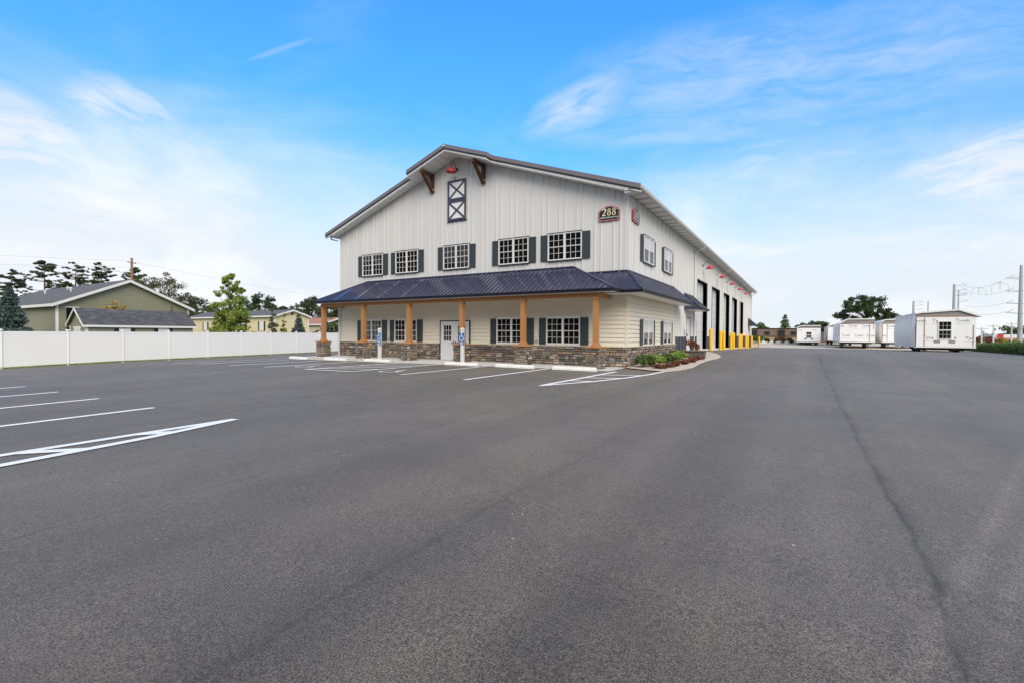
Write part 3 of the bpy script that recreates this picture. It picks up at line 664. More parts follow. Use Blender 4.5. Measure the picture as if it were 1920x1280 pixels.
# ledge-stone base: 300 largest stones as pieces, the rest one mass
def rough_stone(seed):
    r = random.Random(seed); mb = MB(); j = lambda a: r.uniform(-a, a)
    ring = [(-.5, -.5), (.5, -.5), (.5, .5), (-.5, .5)]
    mb.v = [(x+j(.02), 0, z+j(.03)) for x, z in ring]+[(x*.98+j(.02), -.62+j(.08), z*.95+j(.04)) for x, z in ring]+[(x*.84+j(.04), -1+j(.12), z*.70+j(.06)) for x, z in ring]
    mb.f = [(i+k, (i+1) % 4+k, (i+1) % 4+4+k, i+4+k) for k in (0, 4) for i in range(4)]+[(8, 9, 10, 11)]
    return mb
STONES = [rough_stone(i) for i in range(10)]
SM = [s.mesh('stone') for s in STONES]
for m_ in SM: m_.materials.append(M['stone'])
all_stones = []      # (parent key, world pos, rot, (w,d,h), variant)
def lay_stones(key, p0, dir_, rot, length, z0fn, z1, skip=()):
    d = Vector(dir_); z = z1
    while z > min(z0fn(0), z0fn(length))+.02:
        h = random.choice((.075, .09, .105, .125, .15)); zl = z-h; s = -random.uniform(0, .2)
        while s < length:
            w = random.uniform(.18, .52) if h < .12 else random.uniform(.14, .34)
            a, b = max(s, 0), min(s+w, length); s += w
            if b-a < .05: continue
            if any(a < e1 and b > e0 for e0, e1 in skip):
                for e0, e1 in skip:
                    if a < e0 < b: b = e0
                    elif a < e1 < b: a = e1
                    elif a >= e0 and b <= e1: b = a
                if b-a < .05: continue
            if z < z0fn((a+b)/2): continue
            c = Vector(p0)+d*((a+b)/2)
            all_stones.append((key, (c.x, c.y, (z+zl)/2), rot, (b-a-.010, random.uniform(.05, .085), h-.010), random.randrange(10)))
        z = zl
walls = {}
walls['front'] = MB().box(-W-.01, -10.27, -.035, .0, -.3, .86).box(-8.21, .03, -.035, .0, -.3, .86).build('stone_wall', M['mortar'], B)
walls['side'] = MB().box(0, .035, -.03, 8.72, -.3, .86).build('stone_wall', M['mortar'], B)
lay_stones('front', (-W-.04, -.035, 0), (1, 0, 0), 0, W+.12, lambda s: .0, .86, skip=((W+.04-10.29, W+.04-8.19),))
lay_stones('side', (.035, -.08, 0), (0, 1, 0), math.pi/2, 8.8, lambda s: gz(.3, s)-.02, .86)
MB().box(-W-.10, -10.27, -.135, .0, .86, .905).box(-8.21, .135, -.135, .0, .86, .905).build('stone_cap', M['cap'], B)
MB().box(0, .135, .001, 8.76, .86, .905).build('stone_cap', M['cap'], B)

# porch: piers, posts, beam, ceiling, roof
PY = -1.5; POSTX = [-18.0+3.438*i for i in range(6)]
post_m = MB().box(-.105, .105, -.105, .105, 1.04, 2.94).cbox(-.17, .17, -.17, .17, .93, 1.0, .02).cbox(-.14, .14, -.14, .14, .99, 1.06, .02).box(-.13, .13, -.13, .13, 2.84, 2.935).mesh('porch_post')
pcap_m = MB().cbox(-.34, .34, -.34, .34, .865, .93, .02).mesh('pier_cap'); pier_m = MB().box(-.24, .24, -.24, .24, -.25, .865).mesh('stone_pier')
for i, x in enumerate(POSTX):
    link('porch_post', post_m, M['cedar'], B, (x, PY, 0)); pc = link('pier_cap', pcap_m, M['cedar'], B, (x, PY, 0))
    walls['pier%d' % i] = link('stone_pier', pier_m, M['mortar'], B, (x, PY, 0))
    lay_stones('pier%d' % i, (x-.30, PY-.24, 0), (1, 0, 0), 0, .60, lambda s: .0, .862)
    lay_stones('pier%d' % i, (x+.24, PY-.30, 0), (0, 1, 0), math.pi/2, .60, lambda s: .0, .862)
    lay_stones('pier%d' % i, (x-.24, PY+.30, 0), (0, -1, 0), -math.pi/2, .60, lambda s: .0, .862)
def rank(s):
    p = Vector(s[1])-Vector(CAMP); return s[3][0]*s[3][2]/p.length_squared
all_stones.sort(key=rank, reverse=True)
rest = MB()
for n, (key, pos, rot, dim, var) in enumerate(all_stones):
    if n < 300:
        par = walls[key]; link('stone', SM[var], None, par, tuple(Vector(pos)-par.location), (0, 0, rot), dim)
    else:
        b0 = len(rest.v); c, s = math.cos(rot), math.sin(rot)
        for x, y, z in STONES[var].v:
            x, y, z = x*dim[0], y*dim[1], z*dim[2]; rest.v.append((pos[0]+c*x-s*y, pos[1]+s*x+c*y, pos[2]+z))
        rest.f += [tuple(b0+i for i in f) for f in STONES[var].f]
tag(rest.build('stone_veneer', M['stone'], B), kind='stuff')
MB().box(POSTX[0]-.12, POSTX[-1]+.12, PY-.11, PY+.11, 2.94, 3.16).build('porch_beam', M['cedar_beam'], B)
for x in (POSTX[0], POSTX[-1]): MB().box(x-.10, x+.10, PY+.11, -.05, 2.95, 3.15).build('porch_beam', M['cedar'], B)
for i in range(1, 5): MB().box(POSTX[i]-.012, POSTX[i]+.012, PY-.118, PY-.108, 2.945, 3.15).build('beam_joint', M['cedar'], B)
MB().box(-W-.0, -.02, -1.8, -.03, 3.165, 3.19).build('porch_ceiling', M['soffit'], B)
RZ = 3.25
def roof_face(poly, up, nrm):
    return panels('roof_panel', poly, up, nrm, PW, .2486, .050, .036, M['navy_roof'], B, (0, 0, 0), thick=.02)
def up_n(p_eave, p_top, along):
    v = Vector(p_top)-Vector(p_eave); a = Vector(along).normalized(); v -= a*v.dot(a); n = a.cross(v).normalized()
    return v.normalized(), (n if n.z > 0 else -n)
pA, pB, pC, pD = (-18.36, -1.85, RZ), (0, -1.85, RZ), (-2.48, 0, 4.42), (-15.98, 0, 4.42)
u_, n_ = up_n(pA, pD, (1, 0, 0)); roof_face([pA, pB, pC, pD], u_, n_)
u_, n_ = up_n(pB, pC, (0, 1, 0)); roof_face([pB, (0, 0, RZ), pC], u_, n_)
u_, n_ = up_n(pA, pD, (0, 1, 0)); roof_face([(-18.36, 0, RZ), pA, pD], u_, n_)
sA, sB, sC, sD, sE, sF = (-2.6, -.87, RZ-.01), (.87, -.87, RZ-.01), (0, 0, 4.10), (-1.9, 0, 4.10), (.87, 9.6, RZ-.01), (0, 8.4, 4.10)
u_, n_ = up_n(sB, sC, (1, 0, 0)); roof_face([sA, sB, sC, sD], u_, n_)
u_, n_ = up_n(sB, sC, (0, 1, 0)); roof_face([sB, sE, sF, sC], u_, n_)
u_, n_ = up_n(sE, sF, (1, 0, 0)); roof_face([sE, (0, 9.6, RZ-.01), sF], u_, n_)
def capline(a, b, r=.05, name='roof_hip_cap'):
    a, b = Vector(a), Vector(b); MB().tube([a+Vector((0, 0, .03)), b+Vector((0, 0, .03))], r, 6).build(name, M['navy_roof'], B)
for a, b in ((pB, pC), (pA, pD), (sB, sC), (sE, sF)): capline(a, b)
for a, b in (((-15.98, -.03, 4.43), (-2.48, -.03, 4.43)), ((-1.9, -.03, 4.11), (0, -.03, 4.11)), ((.03, 0, 4.11), (.03, 8.4, 4.11))): capline(a, b, .04, 'roof_flashing')
def gutter(a, b, out):
    """dark box gutter under an eave"""
    a, b, o = Vector(a), Vector(b), Vector(out); z = Vector((0, 0, 1))
    MB().extrude([tuple(a+o*p+z*q) for p, q in ((-.02, -.115), (.07, -.115), (.10, -.03), (.115, .0), (.09, .012), (-.02, .0))], b-a).build('gutter', M['navy_trim'], B)
gutter((-18.46, -1.85, RZ), (.10, -1.85, RZ), (0, -1, 0)); gutter((-18.36, -1.85, RZ), (-18.36, 0, RZ), (-1, 0, 0)); gutter((0, -1.85, RZ), (0, -.87, RZ), (1, 0, 0))
gutter((.1, -.87, RZ-.01), (.97, -.87, RZ-.01), (0, -1, 0)); gutter((.87, -.87, RZ-.01), (.87, 9.62, RZ-.01), (1, 0, 0)); gutter((0.05, 9.6, RZ-.01), (.97, 9.6, RZ-.01), (0, 1, 0))
MB().box(-18.34, .0, -1.83, -1.62, 3.115, 3.155).box(.055, .86, -.0, 9.58, 3.115, 3.14).box(-.7, .86, -.86, -.045, 3.118, 3.14).build('skirt_soffit', M['soffit'], B)

# front double door
D0, D1 = -10.24, -8.25
fr = MB().box(D0, D0+.05, -.10, .0, .02, 2.10).box(D1-.05, D1, -.10, .0, .02, 2.10).box(D0+.05, D1-.05, -.10, .0, 2.05, 2.10); fr.build('door_frame', M['black'], B)
for s in (0, 1):
    x0 = D0+.05+s*.945; x1 = x0+.940
    d = MB().box(x0, x1, -.085, -.03, .03, 2.045)
    t = .014
    lx0, lx1, lz0, lz1 = x0+.22, x1-.22, 1.03, 1.84
    d.box(lx0-.03, lx1+.03, -.095, -.085, lz0-.03, lz0).box(lx0-.03, lx1+.03, -.095, -.085, lz1, lz1+.03).box(lx0-.03, lx0, -.095, -.085, lz0, lz1).box(lx1, lx1+.03, -.095, -.085, lz0, lz1)
    for i in (1, 2): c = lx0+(lx1-lx0)*i/3; d.box(c-t, c+t, -.097, -.085, lz0, lz1); c = lz0+(lz1-lz0)*i/3; d.box(lx0, lx1, -.0985, -.085, c-t, c+t)
    d.box(x0+.16, x1-.16, -.091, -.085, .25, .80)
    dd = d.build('door', M['door_white'], B)
    for i in range(3):
        for j in range(3): link('pane', pane_mesh, None, dd, (lx0+(lx1-lx0)*(i+.5)/3, -.0895, lz0+(lz1-lz0)*(j+.5)/3), (0, 0, 0), ((lx1-lx0)/3-.02, .004, (lz1-lz0)/3-.02))
    hx = x1-.07 if s == 0 else x0+.07
    MB().box(hx-.03, hx+.03, -.10, -.085, .84, 1.0).tube([(hx, -.14, .92), (hx-.13*(1 if s == 0 else -1), -.14, .92)], .012, 6).tube([(hx, -.085, .92), (hx, -.145, .92)], .014, 6).build('handle', M['black'], dd)
    for z in (.25, 1.05, 1.85): MB().box((x0-.02 if s == 0 else x1-.01), (x0+.01 if s == 0 else x1+.02), -.10, -.085, z, z+.11).build('hinge', M['steel'], dd)
for x, z in ((-4.36, 1.08), (-14.11, 1.08)): MB().box(x-.05, x+.05, -.10, -.03, z-.08, z+.08).build('outlet_box', M['steel'], B)

# crossed hay-door panels in the gable
hx0, hx1 = -9.75, -8.54
for z0, z1 in ((7.34, 8.38), (8.40, 9.44)):
    p = MB().box(hx0+.02, hx1-.02, -.06, -.03, z0+.01, z1-.01).build('hay_door', M['trim_white'], B)
    t = .10; q = MB().box(hx0, hx0+t, -.095, -.06, z0, z1).box(hx1-t, hx1, -.095, -.06, z0, z1).box(hx0+t, hx1-t, -.095, -.06, z0, z0+t).box(hx0+t, hx1-t, -.095, -.06, z1-t, z1)
    for sx in (1, -1):
        a = Vector(((hx0+t) if sx > 0 else (hx1-t), 0, z0+t)); b = Vector(((hx1-t) if sx > 0 else (hx0+t), 0, z1-t)); v = (b-a).normalized(); w = Vector((-v.z, 0, v.x))*.045; y = -.088 if sx > 0 else -.086
        q.extrude([tuple(c+Vector((0, y, 0))) for c in (a-w, b-w, b+w, a+w)], (0, .025, 0))
    q.build('crossed_trim', M['navy'], p)
MB().box(hx0-.03, hx1+.03, -.10, -.03, 7.29, 7.325).build('hay_door_sill', M['navy_trim'], B)
# timber knee braces under the prow
for x in (-10.78, -7.45):
    zt = soff(x)-.06; w = .085; a0 = -1.02
    mb = MB().box(x-w, x+w, -.17, -.03, zt-1.0, zt).box(x-w+.005, x+w-.005, a0, -.17, zt-.16, zt-.01)
    mb.extrude([(x-w+.01, a0+.02, zt-.12), (x-w+.01, a0+.20, zt-.16), (x-w+.01, -.17, zt-.80), (x-w+.01, -.17, zt-.98)], (2*w-.02, 0, 0))
    k = mb.build('knee_brace', M['brown_wood'], B)
    MB().box(x-w-.004, x+w+.004, -.178, -.028, zt-.86, zt-.80).build('brace_strap', M['steel'], k)

# drive-in bays: navy reveal, sectional door
for a, b in DOORS:
    z0 = gz(.5, (a+b)/2)
    MB().box(-.325, .045, b, b+.06, z0-.3, DTOP+.06).build('door_reveal', M['navy'], B); MB().box(-.325, .045, a-.06, a, z0-.3, DTOP+.06).build('door_reveal', M['navy'], B)
    MB().box(-.325, .045, a, b, DTOP, DTOP+.06).build('door_reveal', M['navy'], B)
    dr = MB().box(-.325, -.30, a, b, z0-.2, DTOP).build('bay_door', M['bay_door'], B)
    n = 8; h = (DTOP-z0)/n
    for i in range(n): MB().cbox(-.30, -.275, a+.01, b-.01, z0+i*h+.012, z0+(i+1)*h-.006, .006).build('door_section', M['bay_door'], dr)
    MB().box(-.275, -.25, a+.45, a+.62, z0+1.35, z0+1.75).build('door_lock', M['black'], dr)
    MB().box(-.3, .9, a-.1, b+.1, z0-.2, z0+.022).build('door_apron', M['concrete'], B)
# service door with canopy, far canopy
z0 = gz(.5, 12.5)
MB().box(-.01, .05, MD0-.06, MD0, z0, z0+2.15).box(-.01, .05, MD1, MD1+.06, z0, z0+2.15).box(-.01, .05, MD0, MD1, z0+2.09, z0+2.15).build('door_frame', M['black'], B)
sd = MB().box(-.01, .035, MD0, MD1, z0, z0+2.09).box(.035, .041, MD0+.2, MD1-.2, z0+1.2, z0+1.9).build('door', M['door_white'], B)
MB().box(.035, .09, MD0+.06, MD0+.12, z0+.95, z0+1.1).build('handle', M['black'], sd)
MB().box(.03, .07, MD0-.55, MD0-.45, z0+1.0, z0+1.35).build('meter_box', M['steel'], B)
def canopy(y0, y1, zt, ze, out):
    a, b, c, d = (out, y0, ze), (out, y1, ze), (.03, y1, zt), (.03, y0, zt); u2, n2 = up_n(a, d, (0, 1, 0))
    roof_face([a, b, c, d], u2, n2)
    MB().extrude([(.03, y0+.03, zt-.02), (out-.03, y0+.03, ze-.02), (out-.03, y0+.03, ze-.10), (.03, y0+.03, ze-.10)], (0, .03, 0)).build('canopy_cheek', M['navy'], B)
    MB().extrude([(.03, y1-.06, zt-.02), (out-.03, y1-.06, ze-.02), (out-.03, y1-.06, ze-.10), (.03, y1-.06, ze-.10)], (0, .03, 0)).build('canopy_cheek', M['navy'], B)
    MB().box(.03, out-.02, y0+.06, y1-.06, ze-.12, ze-.09).build('canopy_soffit', M['soffit'], B)
    gutter((out, y0, ze), (out, y1, ze), (1, 0, 0)); capline((.03, y0, zt), (.03, y1, zt), .04, 'roof_flashing')
canopy(11.35, 14.1, 3.98, 3.08, 1.0); canopy(51.6, 54.0, 3.6, 2.72, 1.0)

# ------------------------------------------------------------------ fixtures and small things round the building
def barn_lamp(loc, rot, label, group):
    """gooseneck lamp, local: -y away from the wall, origin on the wall plate"""
    t = thing('wall_lamp', loc, label, 'lamp', group, rot)
    pl = MB().tube([(0, 0, 0), (0, -.03, 0)], .07, 14); link('wall_plate', pl.mesh('wall_plate', smooth=False), M['black'], t)
    pts = [(0, -.03, 0), (0, -.12, .03)]+[(0, -.12-.17*(1-math.cos(a))-.02, .06+.20*math.sin(a)) for a in [math.radians(d) for d in range(10, 181, 17)]]+[(0, -.48, 0.0)]
    link('arm', MB().tube(pts, .016, 8).mesh('arm', smooth=True), M['black'], t)
    sh = MB().lathe([(.035, .06), (.05, .02), (.055, -.07), (.13, -.12), (.22, -.165), (.27, -.215), (.285, -.255), (.278, -.255), (.262, -.21), (.21, -.172), (.12, -.13), (.03, -.10)], (0, -.48, 0), 24)
    so = link('shade', sh.mesh('shade', smooth=True), M['red'], t)
    link('bulb', MB().lathe([(.02, -.13), (.05, -.17), (.055, -.21), (.03, -.245), (.005, -.25)], (0, -.48, 0), 12).mesh('bulb', smooth=True), M['lamp_in'], so)
    return t
barn_lamp((-9.15, -.035, 9.98), 0, 'red barn lamp under the gable peak above the crossed hay door', 'red barn lamps')
ordn = ['nearest', 'second nearest', 'middle', 'fourth nearest', 'farthest']
for i, (a, b) in enumerate(DOORS):
    barn_lamp((.035, (a+b)/2+.05, 6.52), math.pi/2, 'red gooseneck lamp above a drive-in door, %s of five on the side wall' % ordn[i], 'red barn lamps')

def stroke(pts, widths, y, depth):
    """flat band with varying width in the x-z plane"""
    mb = MB(); P = [Vector((p[0], 0, p[1])) for p in pts]; n = len(P); a = []; c = []
    for i, p in enumerate(P):
        t = (P[min(i+1, n-1)]-P[max(i-1, 0)]).normalized(); nn = Vector((-t.z, 0, t.x))*widths[i]/2; a.append(p+nn); c.append(p-nn)
    for i in range(n-1): mb.quad((c[i].x, y, c[i].z), (c[i+1].x, y, c[i+1].z), (a[i+1].x, y, a[i+1].z), (a[i].x, y, a[i].z))
    return mb
def ring(cx, cz, rx, rz, tx, tz, y):
    mb = MB(); n = 22
    for i in range(n):
        a, b = 2*math.pi*i/n, 2*math.pi*(i+1)/n
        o = lambda t: (cx+rx*math.cos(t), y, cz+rz*math.sin(t)); q = lambda t: (cx+(rx-tx)*math.cos(t), y, cz+(rz-tz)*math.sin(t))
        mb.quad(o(a), o(b), q(b), q(a))
    return mb
def digit2(x, z, s, y):
    pts = [(-.19, .66), (-.14, .80), (0, .86), (.15, .80), (.19, .66), (.14, .50), (.0, .30), (-.16, .12), (-.20, .06)]
    w = [.10, .09, .10, .15, .17, .15, .10, .08, .08]
    mb = stroke([(x+a*s, z+b*s) for a, b in pts], [v*s for v in w], y, 0)
    mb2 = stroke([(x+a*s, z+b*s) for a, b in [(-.22, .055), (-.05, .08), (.10, .06), (.22, .10)]], [.12*s, .13*s, .13*s, .05*s], y-.0006, 0); n = len(mb.v)
    mb.v += mb2.v; mb.f += [tuple(i+n for i in f) for f in mb2.f]; return mb
def digit8(x, z, s, y):
    a = ring(x, z+.64*s, .19*s, .22*s, .105*s, .045*s, y); b = ring(x, z+.235*s, .24*s, .235*s, .125*s, .05*s, y-.0006); n = len(a.v)
    a.v += b.v; a.f += [tuple(i+n for i in f) for f in b.f]; return a
def sign_outline(k):
    """arched board, half width .48, inset by k"""
    hw = .48-k; p = [(-hw+.07, k), (hw-.07, k), (hw, .07+k), (hw, .43-k*.3), (hw-.05, .475-k*.6)]
    for i in range(9):
        t = 1-i/4.0; p.append((t*(hw-.10), .52+.13*(1-t*t)-k))
    p += [(-hw+.05, .475-k*.6), (-hw, .43-k*.3), (-hw, .07+k)]
    return p
def number_sign(loc, rot, label):
    t = thing('address_sign', loc, label, 'sign', 'address signs', rot)
    b = MB().extrude([(x, 0, z) for x, z in sign_outline(0)], (0, -.055, 0)); link('sign_board', b.mesh('sign_board'), M['sign_red'], t)
    b = MB().extrude([(x, -.055, z) for x, z in sign_outline(.030)], (0, -.004, 0)); link('sign_border', b.mesh('sign_border'), M['sign_white'], t)
    b = MB().extrude([(x, -.059, z) for x, z in sign_outline(.040)], (0, -.004, 0)); link('sign_face', b.mesh('sign_face'), M['sign_navy'], t)
    link('digit', digit2(-.22, .225, .36, -.0655).mesh('digit'), M['sign_cream'], t)
    for x in (.005, .225): link('digit', digit8(x, .225, .36, -.0655).mesh('digit'), M['sign_cream'], t)
    link('lettering', text_mesh('NORTH BROADWAY', .086, .002, .0005), M['sign_white'], t, (0, -.0665, .115), (math.pi/2, 0, 0))
number_sign((-.81, -.034, 6.33), 0, 'navy arched street-number sign with red border on the front gable wall')
number_sign((.034, .93, 6.33), math.pi/2, 'arched street-number sign with red border on the side wall round the corner')

# wheel stops: chamfered concrete bars
ws = MB(); L2 = .93
prof = [(-.10, 0), (.10, 0), (.10, .06), (.065, .15), (-.065, .15), (-.10, .06)]
ws.v = [(x*k, y, z) for x, k in ((-L2, 1), (-L2+.06, 1), (L2-.06, 1), (L2, 1)) for y, z in prof]
ws.v = [(x, y*(.9 if abs(x) == L2 else 1), z*(.86 if abs(x) == L2 else 1)) for x, y, z in ws.v]
ws.f = [(6*k+i, 6*k+(i+1) % 6, 6*k+6+(i+1) % 6, 6*k+6+i) for k in range(3) for i in range(6)]+[tuple(range(5, -1, -1)), tuple(range(18, 24))]
ws.f = [tuple(reversed(f)) for f in ws.f]
wsm = ws.mesh('wheel_stop'); bolt = MB().lathe([(.022, 0), (.022, .012), (.01, .016)], n=10).mesh('bolt')
stops = [(-1.22, -2.75, 'rightmost of the row, beside the hatched corner'), (-3.98, -2.68, 'second from the right end of the row'), (-6.95, -2.5, 'in front of the sign post by the double door'), (-12.6, -2.32, 'fourth from the right, by the left sign post'), (-15.95, -1.95+-.35, 'second from the left end, before the second porch post'), (-19.6, -2.0, 'leftmost of the row, beyond the corner post')]
for i, (x, y, t) in enumerate(stops):
    o = link('wheel_stop', wsm, M['white_concrete'], None, (x, y, gz(x, y)+.012), (0, 0, random.uniform(-.015, .015)))
    tag(o, 'white concrete wheel stop, '+t, 'wheel stop', 'wheel stops')
    for s in (-.6, .6): link('bolt', bolt, M['steel'], o, (s, 0, .149))

def access_post(x, y, plates, label):
    t = thing('sign_post', (x, y, .018), label, 'sign post', 'accessible parking posts')
    link('post', MB().box(-.068, .068, -.068, .068, 0, 1.58).mesh('post'), M['vinyl'], t)
    link('post_cap', MB().cbox(-.088, .088, -.088, .088, 1.58, 1.625, .012).extrude([(-.07, -.07, 1.625), (.07, -.07, 1.625), (.0, -.0, 1.67)], (0, .001, 0)).lathe([(.085, 1.625), (.02, 1.675)], n=4).mesh('post_cap'), M['vinyl'], t)
    z = 1.43
    for k, h in enumerate(plates):
        z -= h; pl = link('sign_plate', MB().cbox(-.155, .155, -.076, -.070, z+.008, z+h-.008, .003).mesh('sign_plate'), M['sign_blue'], t)
        if k == 0:
            parts = MB()
            def put(p, w):
                q = stroke([(u*.36, z+.20+v*.36) for u, v in p], [w*.36]*len(p), -.0775, 0); n = len(parts.v); parts.v.extend(q.v); parts.f.extend([tuple(i+n for i in f) for f in q.f])
            wheelchair_marks(0, 0, 1, None, put)
            # each band a hair prouder than the last so none are coplanar
            parts.v = [(a, b-.00002*(i//4), c) for i, (a, b, c) in enumerate(parts.v)]
            link('wheelchair_symbol', parts.mesh('wheelchair_symbol'), M['sign_white'], pl)
        else:
            for dz in (.62, .36): link('printed_line', MB().box(-.10, .10, -.0775, -.0755, z+h*dz-.012, z+h*dz+.012).mesh('printed_line'), M['sign_white'], pl)
        z -= .006
    return t
access_post(-12.85, -1.92, (.40, .15, .13), 'white square post with three blue accessible parking plates left of the double door')
access_post(-7.33, -1.92, (.40, .16), 'white square post with two blue accessible parking plates in front of the double door')

# yellow bollards
bl = MB().lathe([(.115, -.2), (.115, 1.38), (.108, 1.43), (.085, 1.465), (.045, 1.485), (.0, 1.49)], n=20, cap=False).mesh('bollard_sleeve', smooth=True)
bb = MB().lathe([(.13, 0), (.13, .03), (.117, .035)], n=20, cap=False).mesh('base_ring')
byy = [15.3, 19.95, 21.6, 26.3, 28.05, 32.8, 34.5, 39.3, 41.1, 46.0]
where = ['in front of the first drive-in door, nearest the camera', 'left of the pair between the first and second drive-in doors', 'right of the pair between the first and second drive-in doors', 'left of the pair between the second and third drive-in doors', 'right of the pair between the second and third drive-in doors', 'left of the pair between the third and fourth drive-in doors', 'right of the pair between the third and fourth drive-in doors', 'left of the pair between the fourth and fifth drive-in doors', 'right of the pair between the fourth and fifth drive-in doors', 'beyond the fifth drive-in door']
for (x, y), t in zip([(1.0, v) for v in byy]+[(1.35, 52.6)], where+['standing alone past the building corner, farthest of all']):
    o = thing('bollard', (x, y, gz(x, y)), 'yellow bollard '+t, 'bollard', 'yellow bollards along the drive-in doors')
    link('bollard_sleeve', bl, M['yellow'], o); link('base_ring', bb, M['yellow'], o)

# ------------------------------------------------------------------ plants
def blob(c, r, n, squash=1., shell=.55):
    d = rng.normal(size=(n, 3)); d /= np.linalg.norm(d, axis=1)[:, None]
    q = (shell+(1-shell)*rng.random(n))[:, None]*d*np.array(r); q[:, 2] *= squash
    return q+np.array(c)
def shrub(name, x, y, w, h, mat, label, group, n=900, leaf=.045, cat='shrub'):
    z = gz(x, y)+.03; t = thing(name, (x, y, z), label, cat, group)
    st = MB()
    for k in range(6):
        a = rng.random()*6.28; e = (math.cos(a)*w*.36, math.sin(a)*w*.36, h*.75); st.tube([(0, 0, 0), (e[0]*.5, e[1]*.5, h*.4), e], [.012, .009, .004], 5)
    link('stems', st.mesh('stems'), M['bark'], t)
    pts = [blob((rng.normal()*w*.22, rng.normal()*w*.22, h*(.35+.4*rng.random())), (w*.24, w*.24, h*.27), n//8, 1, .35) for k in range(8)]
    pts = np.vstack(pts); pts[:, 2] = np.maximum(pts[:, 2], .02)
    link('foliage', leaf_mesh('foliage', pts, leaf), LEAF[mat], t)
for i, (x, y) in enumerate([(.66, .15), (.98, .55), (1.02, 1.45), (1.12, 2.35), (1.2, 3.2), (1.25, 4.1), (1.2, 5.0)]):
    shrub('shrub', x, y, .82, .54-.02*i, 'bright' if i % 3 else 'mid', 'leafy green shrub along the side stone wall, %s from the front corner' % ['first', 'second', 'third', 'fourth', 'fifth', 'sixth', 'seventh'][i], 'green shrubs along the side wall', 1500, .05)
for i, (x, y) in enumerate([(1.45, -.25), (1.62, .55), (1.78, 1.35), (1.88, 2.15), (1.95, 2.95), (2.02, 3.75), (2.1, 4.5)]):
    shrub('ground_shrub', x, y, .58, .19, 'brown', 'low russet plant at the edge of the bed, %s from the front corner' % ['first', 'second', 'third', 'fourth', 'fifth', 'sixth', 'seventh'][i], 'low russet plants at the bed edge', 900, .04)
shrub('dark_shrub', .85, 9.6, .7, .75, 'brown', 'dark reddish shrub standing by the service door', None, 900, .04)
# block retaining wall in the bed
t = thing('retaining_wall', (1.7, 5.6, gz(1.7, 5.6)), 'low grey block retaining wall with cap in the planting bed', 'wall')
for k in range(7):
    for r in range(2):
        x0 = .35+k*.27+(.13 if r else 0); x1 = min(x0+.262, 2.24)
        if x1-x0 > .05: MB().cbox(x0, x1, 5.55+random.uniform(-.01, .01), 5.85, gz(1.7, 5.6)+.02+r*.152, gz(1.7, 5.6)+.165+r*.152, .008).build('block', M['steel'] if False else M['shingle_far'], t)
for k in range(4): MB().cbox(.32+k*.49, .32+k*.49+.48, 5.50, 5.88, gz(1.7, 5.6)+.325, gz(1.7, 5.6)+.385, .008).build('cap_block', M['brick_brown'], t)

def tree(name, x, y, zb, h, spread, mat, label, group=None, trunk=.18, n=9000, leaf=.16, crown_lo=.28, clumps=55, cat='tree', shape='round', gap=.0, rad=.17):
    """tapered trunk with limbs; crown = leaf clumps around limb tips"""
    t = thing(name, (x, y, zb), label, cat, group)
    tr = MB(); lean = rng.normal(size=2)*.02*h
    tp = [(lean[0]*k*k, lean[1]*k*k, h*k*.9) for k in np.linspace(0, 1, 7)]
    tr.tube(tp, [trunk*(1-.85*k)+.01 for k in np.linspace(0, 1, 7)], 8)
    cs = []
    for k in range(clumps):
        if shape == 'round':
            d = rng.normal(size=3); d /= np.linalg.norm(d); rr = (.35+.65*rng.random()**.5)
            zc = crown_lo+(1-crown_lo)*.5; c = np.array([d[0]*spread*rr, d[1]*spread*rr, h*(zc+d[2]*rr*(1-crown_lo)*.5*.92)]); rc = rad*h*(.6+.6*rng.random())
        elif shape == 'cone':
            f = crown_lo+(1-crown_lo)*rng.random()**1.25; a = rng.random()*6.283; rr = spread*(1-((f-crown_lo)/(1-crown_lo)))**.75*(.25+.75*rng.random()**.5)+.05
            c = np.array([math.cos(a)*rr, math.sin(a)*rr, h*f]); rc = rad*h*(.45+.5*rng.random())*(1.15-f*.6)
        elif shape == 'oval':
            f = crown_lo+(1-crown_lo)*rng.random()**1.1; g = (f-crown_lo)/(1-crown_lo); a = rng.random()*6.283
            env = min(1, (g/.10+.25)**.5)*(1-g)**.62*(.85+.3*math.sin(a*2.0+f*7)); rr = spread*env*(.2+.85*rng.random()**.5)+.04
            c = np.array([math.cos(a)*rr, math.sin(a)*rr, h*(f+.02*rng.normal())]); rc = rad*h*(.35+.75*rng.random())*(1.2-.75*g)
        cs.append((c, rc))
    pts = []
    for c, rc in cs:
        b = max(.15, min(.85, c[2]/h-.15-.1*rng.random())); s = Vector((lean[0]*b*b, lean[1]*b*b, h*b*.9)); e = Vector(c)
        m = s.lerp(e, .5)+Vector((0, 0, .04*h*rng.random())); r0 = trunk*.35*(1-b)+.012
        if rng.random() < .7: tr.tube([s, m, e], [r0, r0*.6, r0*.25], 5, False)
        k = max(8, int(n/clumps*(.6+.8*rng.random()))); pts.append(blob(c, (rc, rc, rc*.7), k, 1, .3))
    link('trunk', tr.mesh('trunk', smooth=True), M['bark'], t)
    link('crown', leaf_mesh('crown', np.vstack(pts), leaf), LEAF[mat], t)
    return t
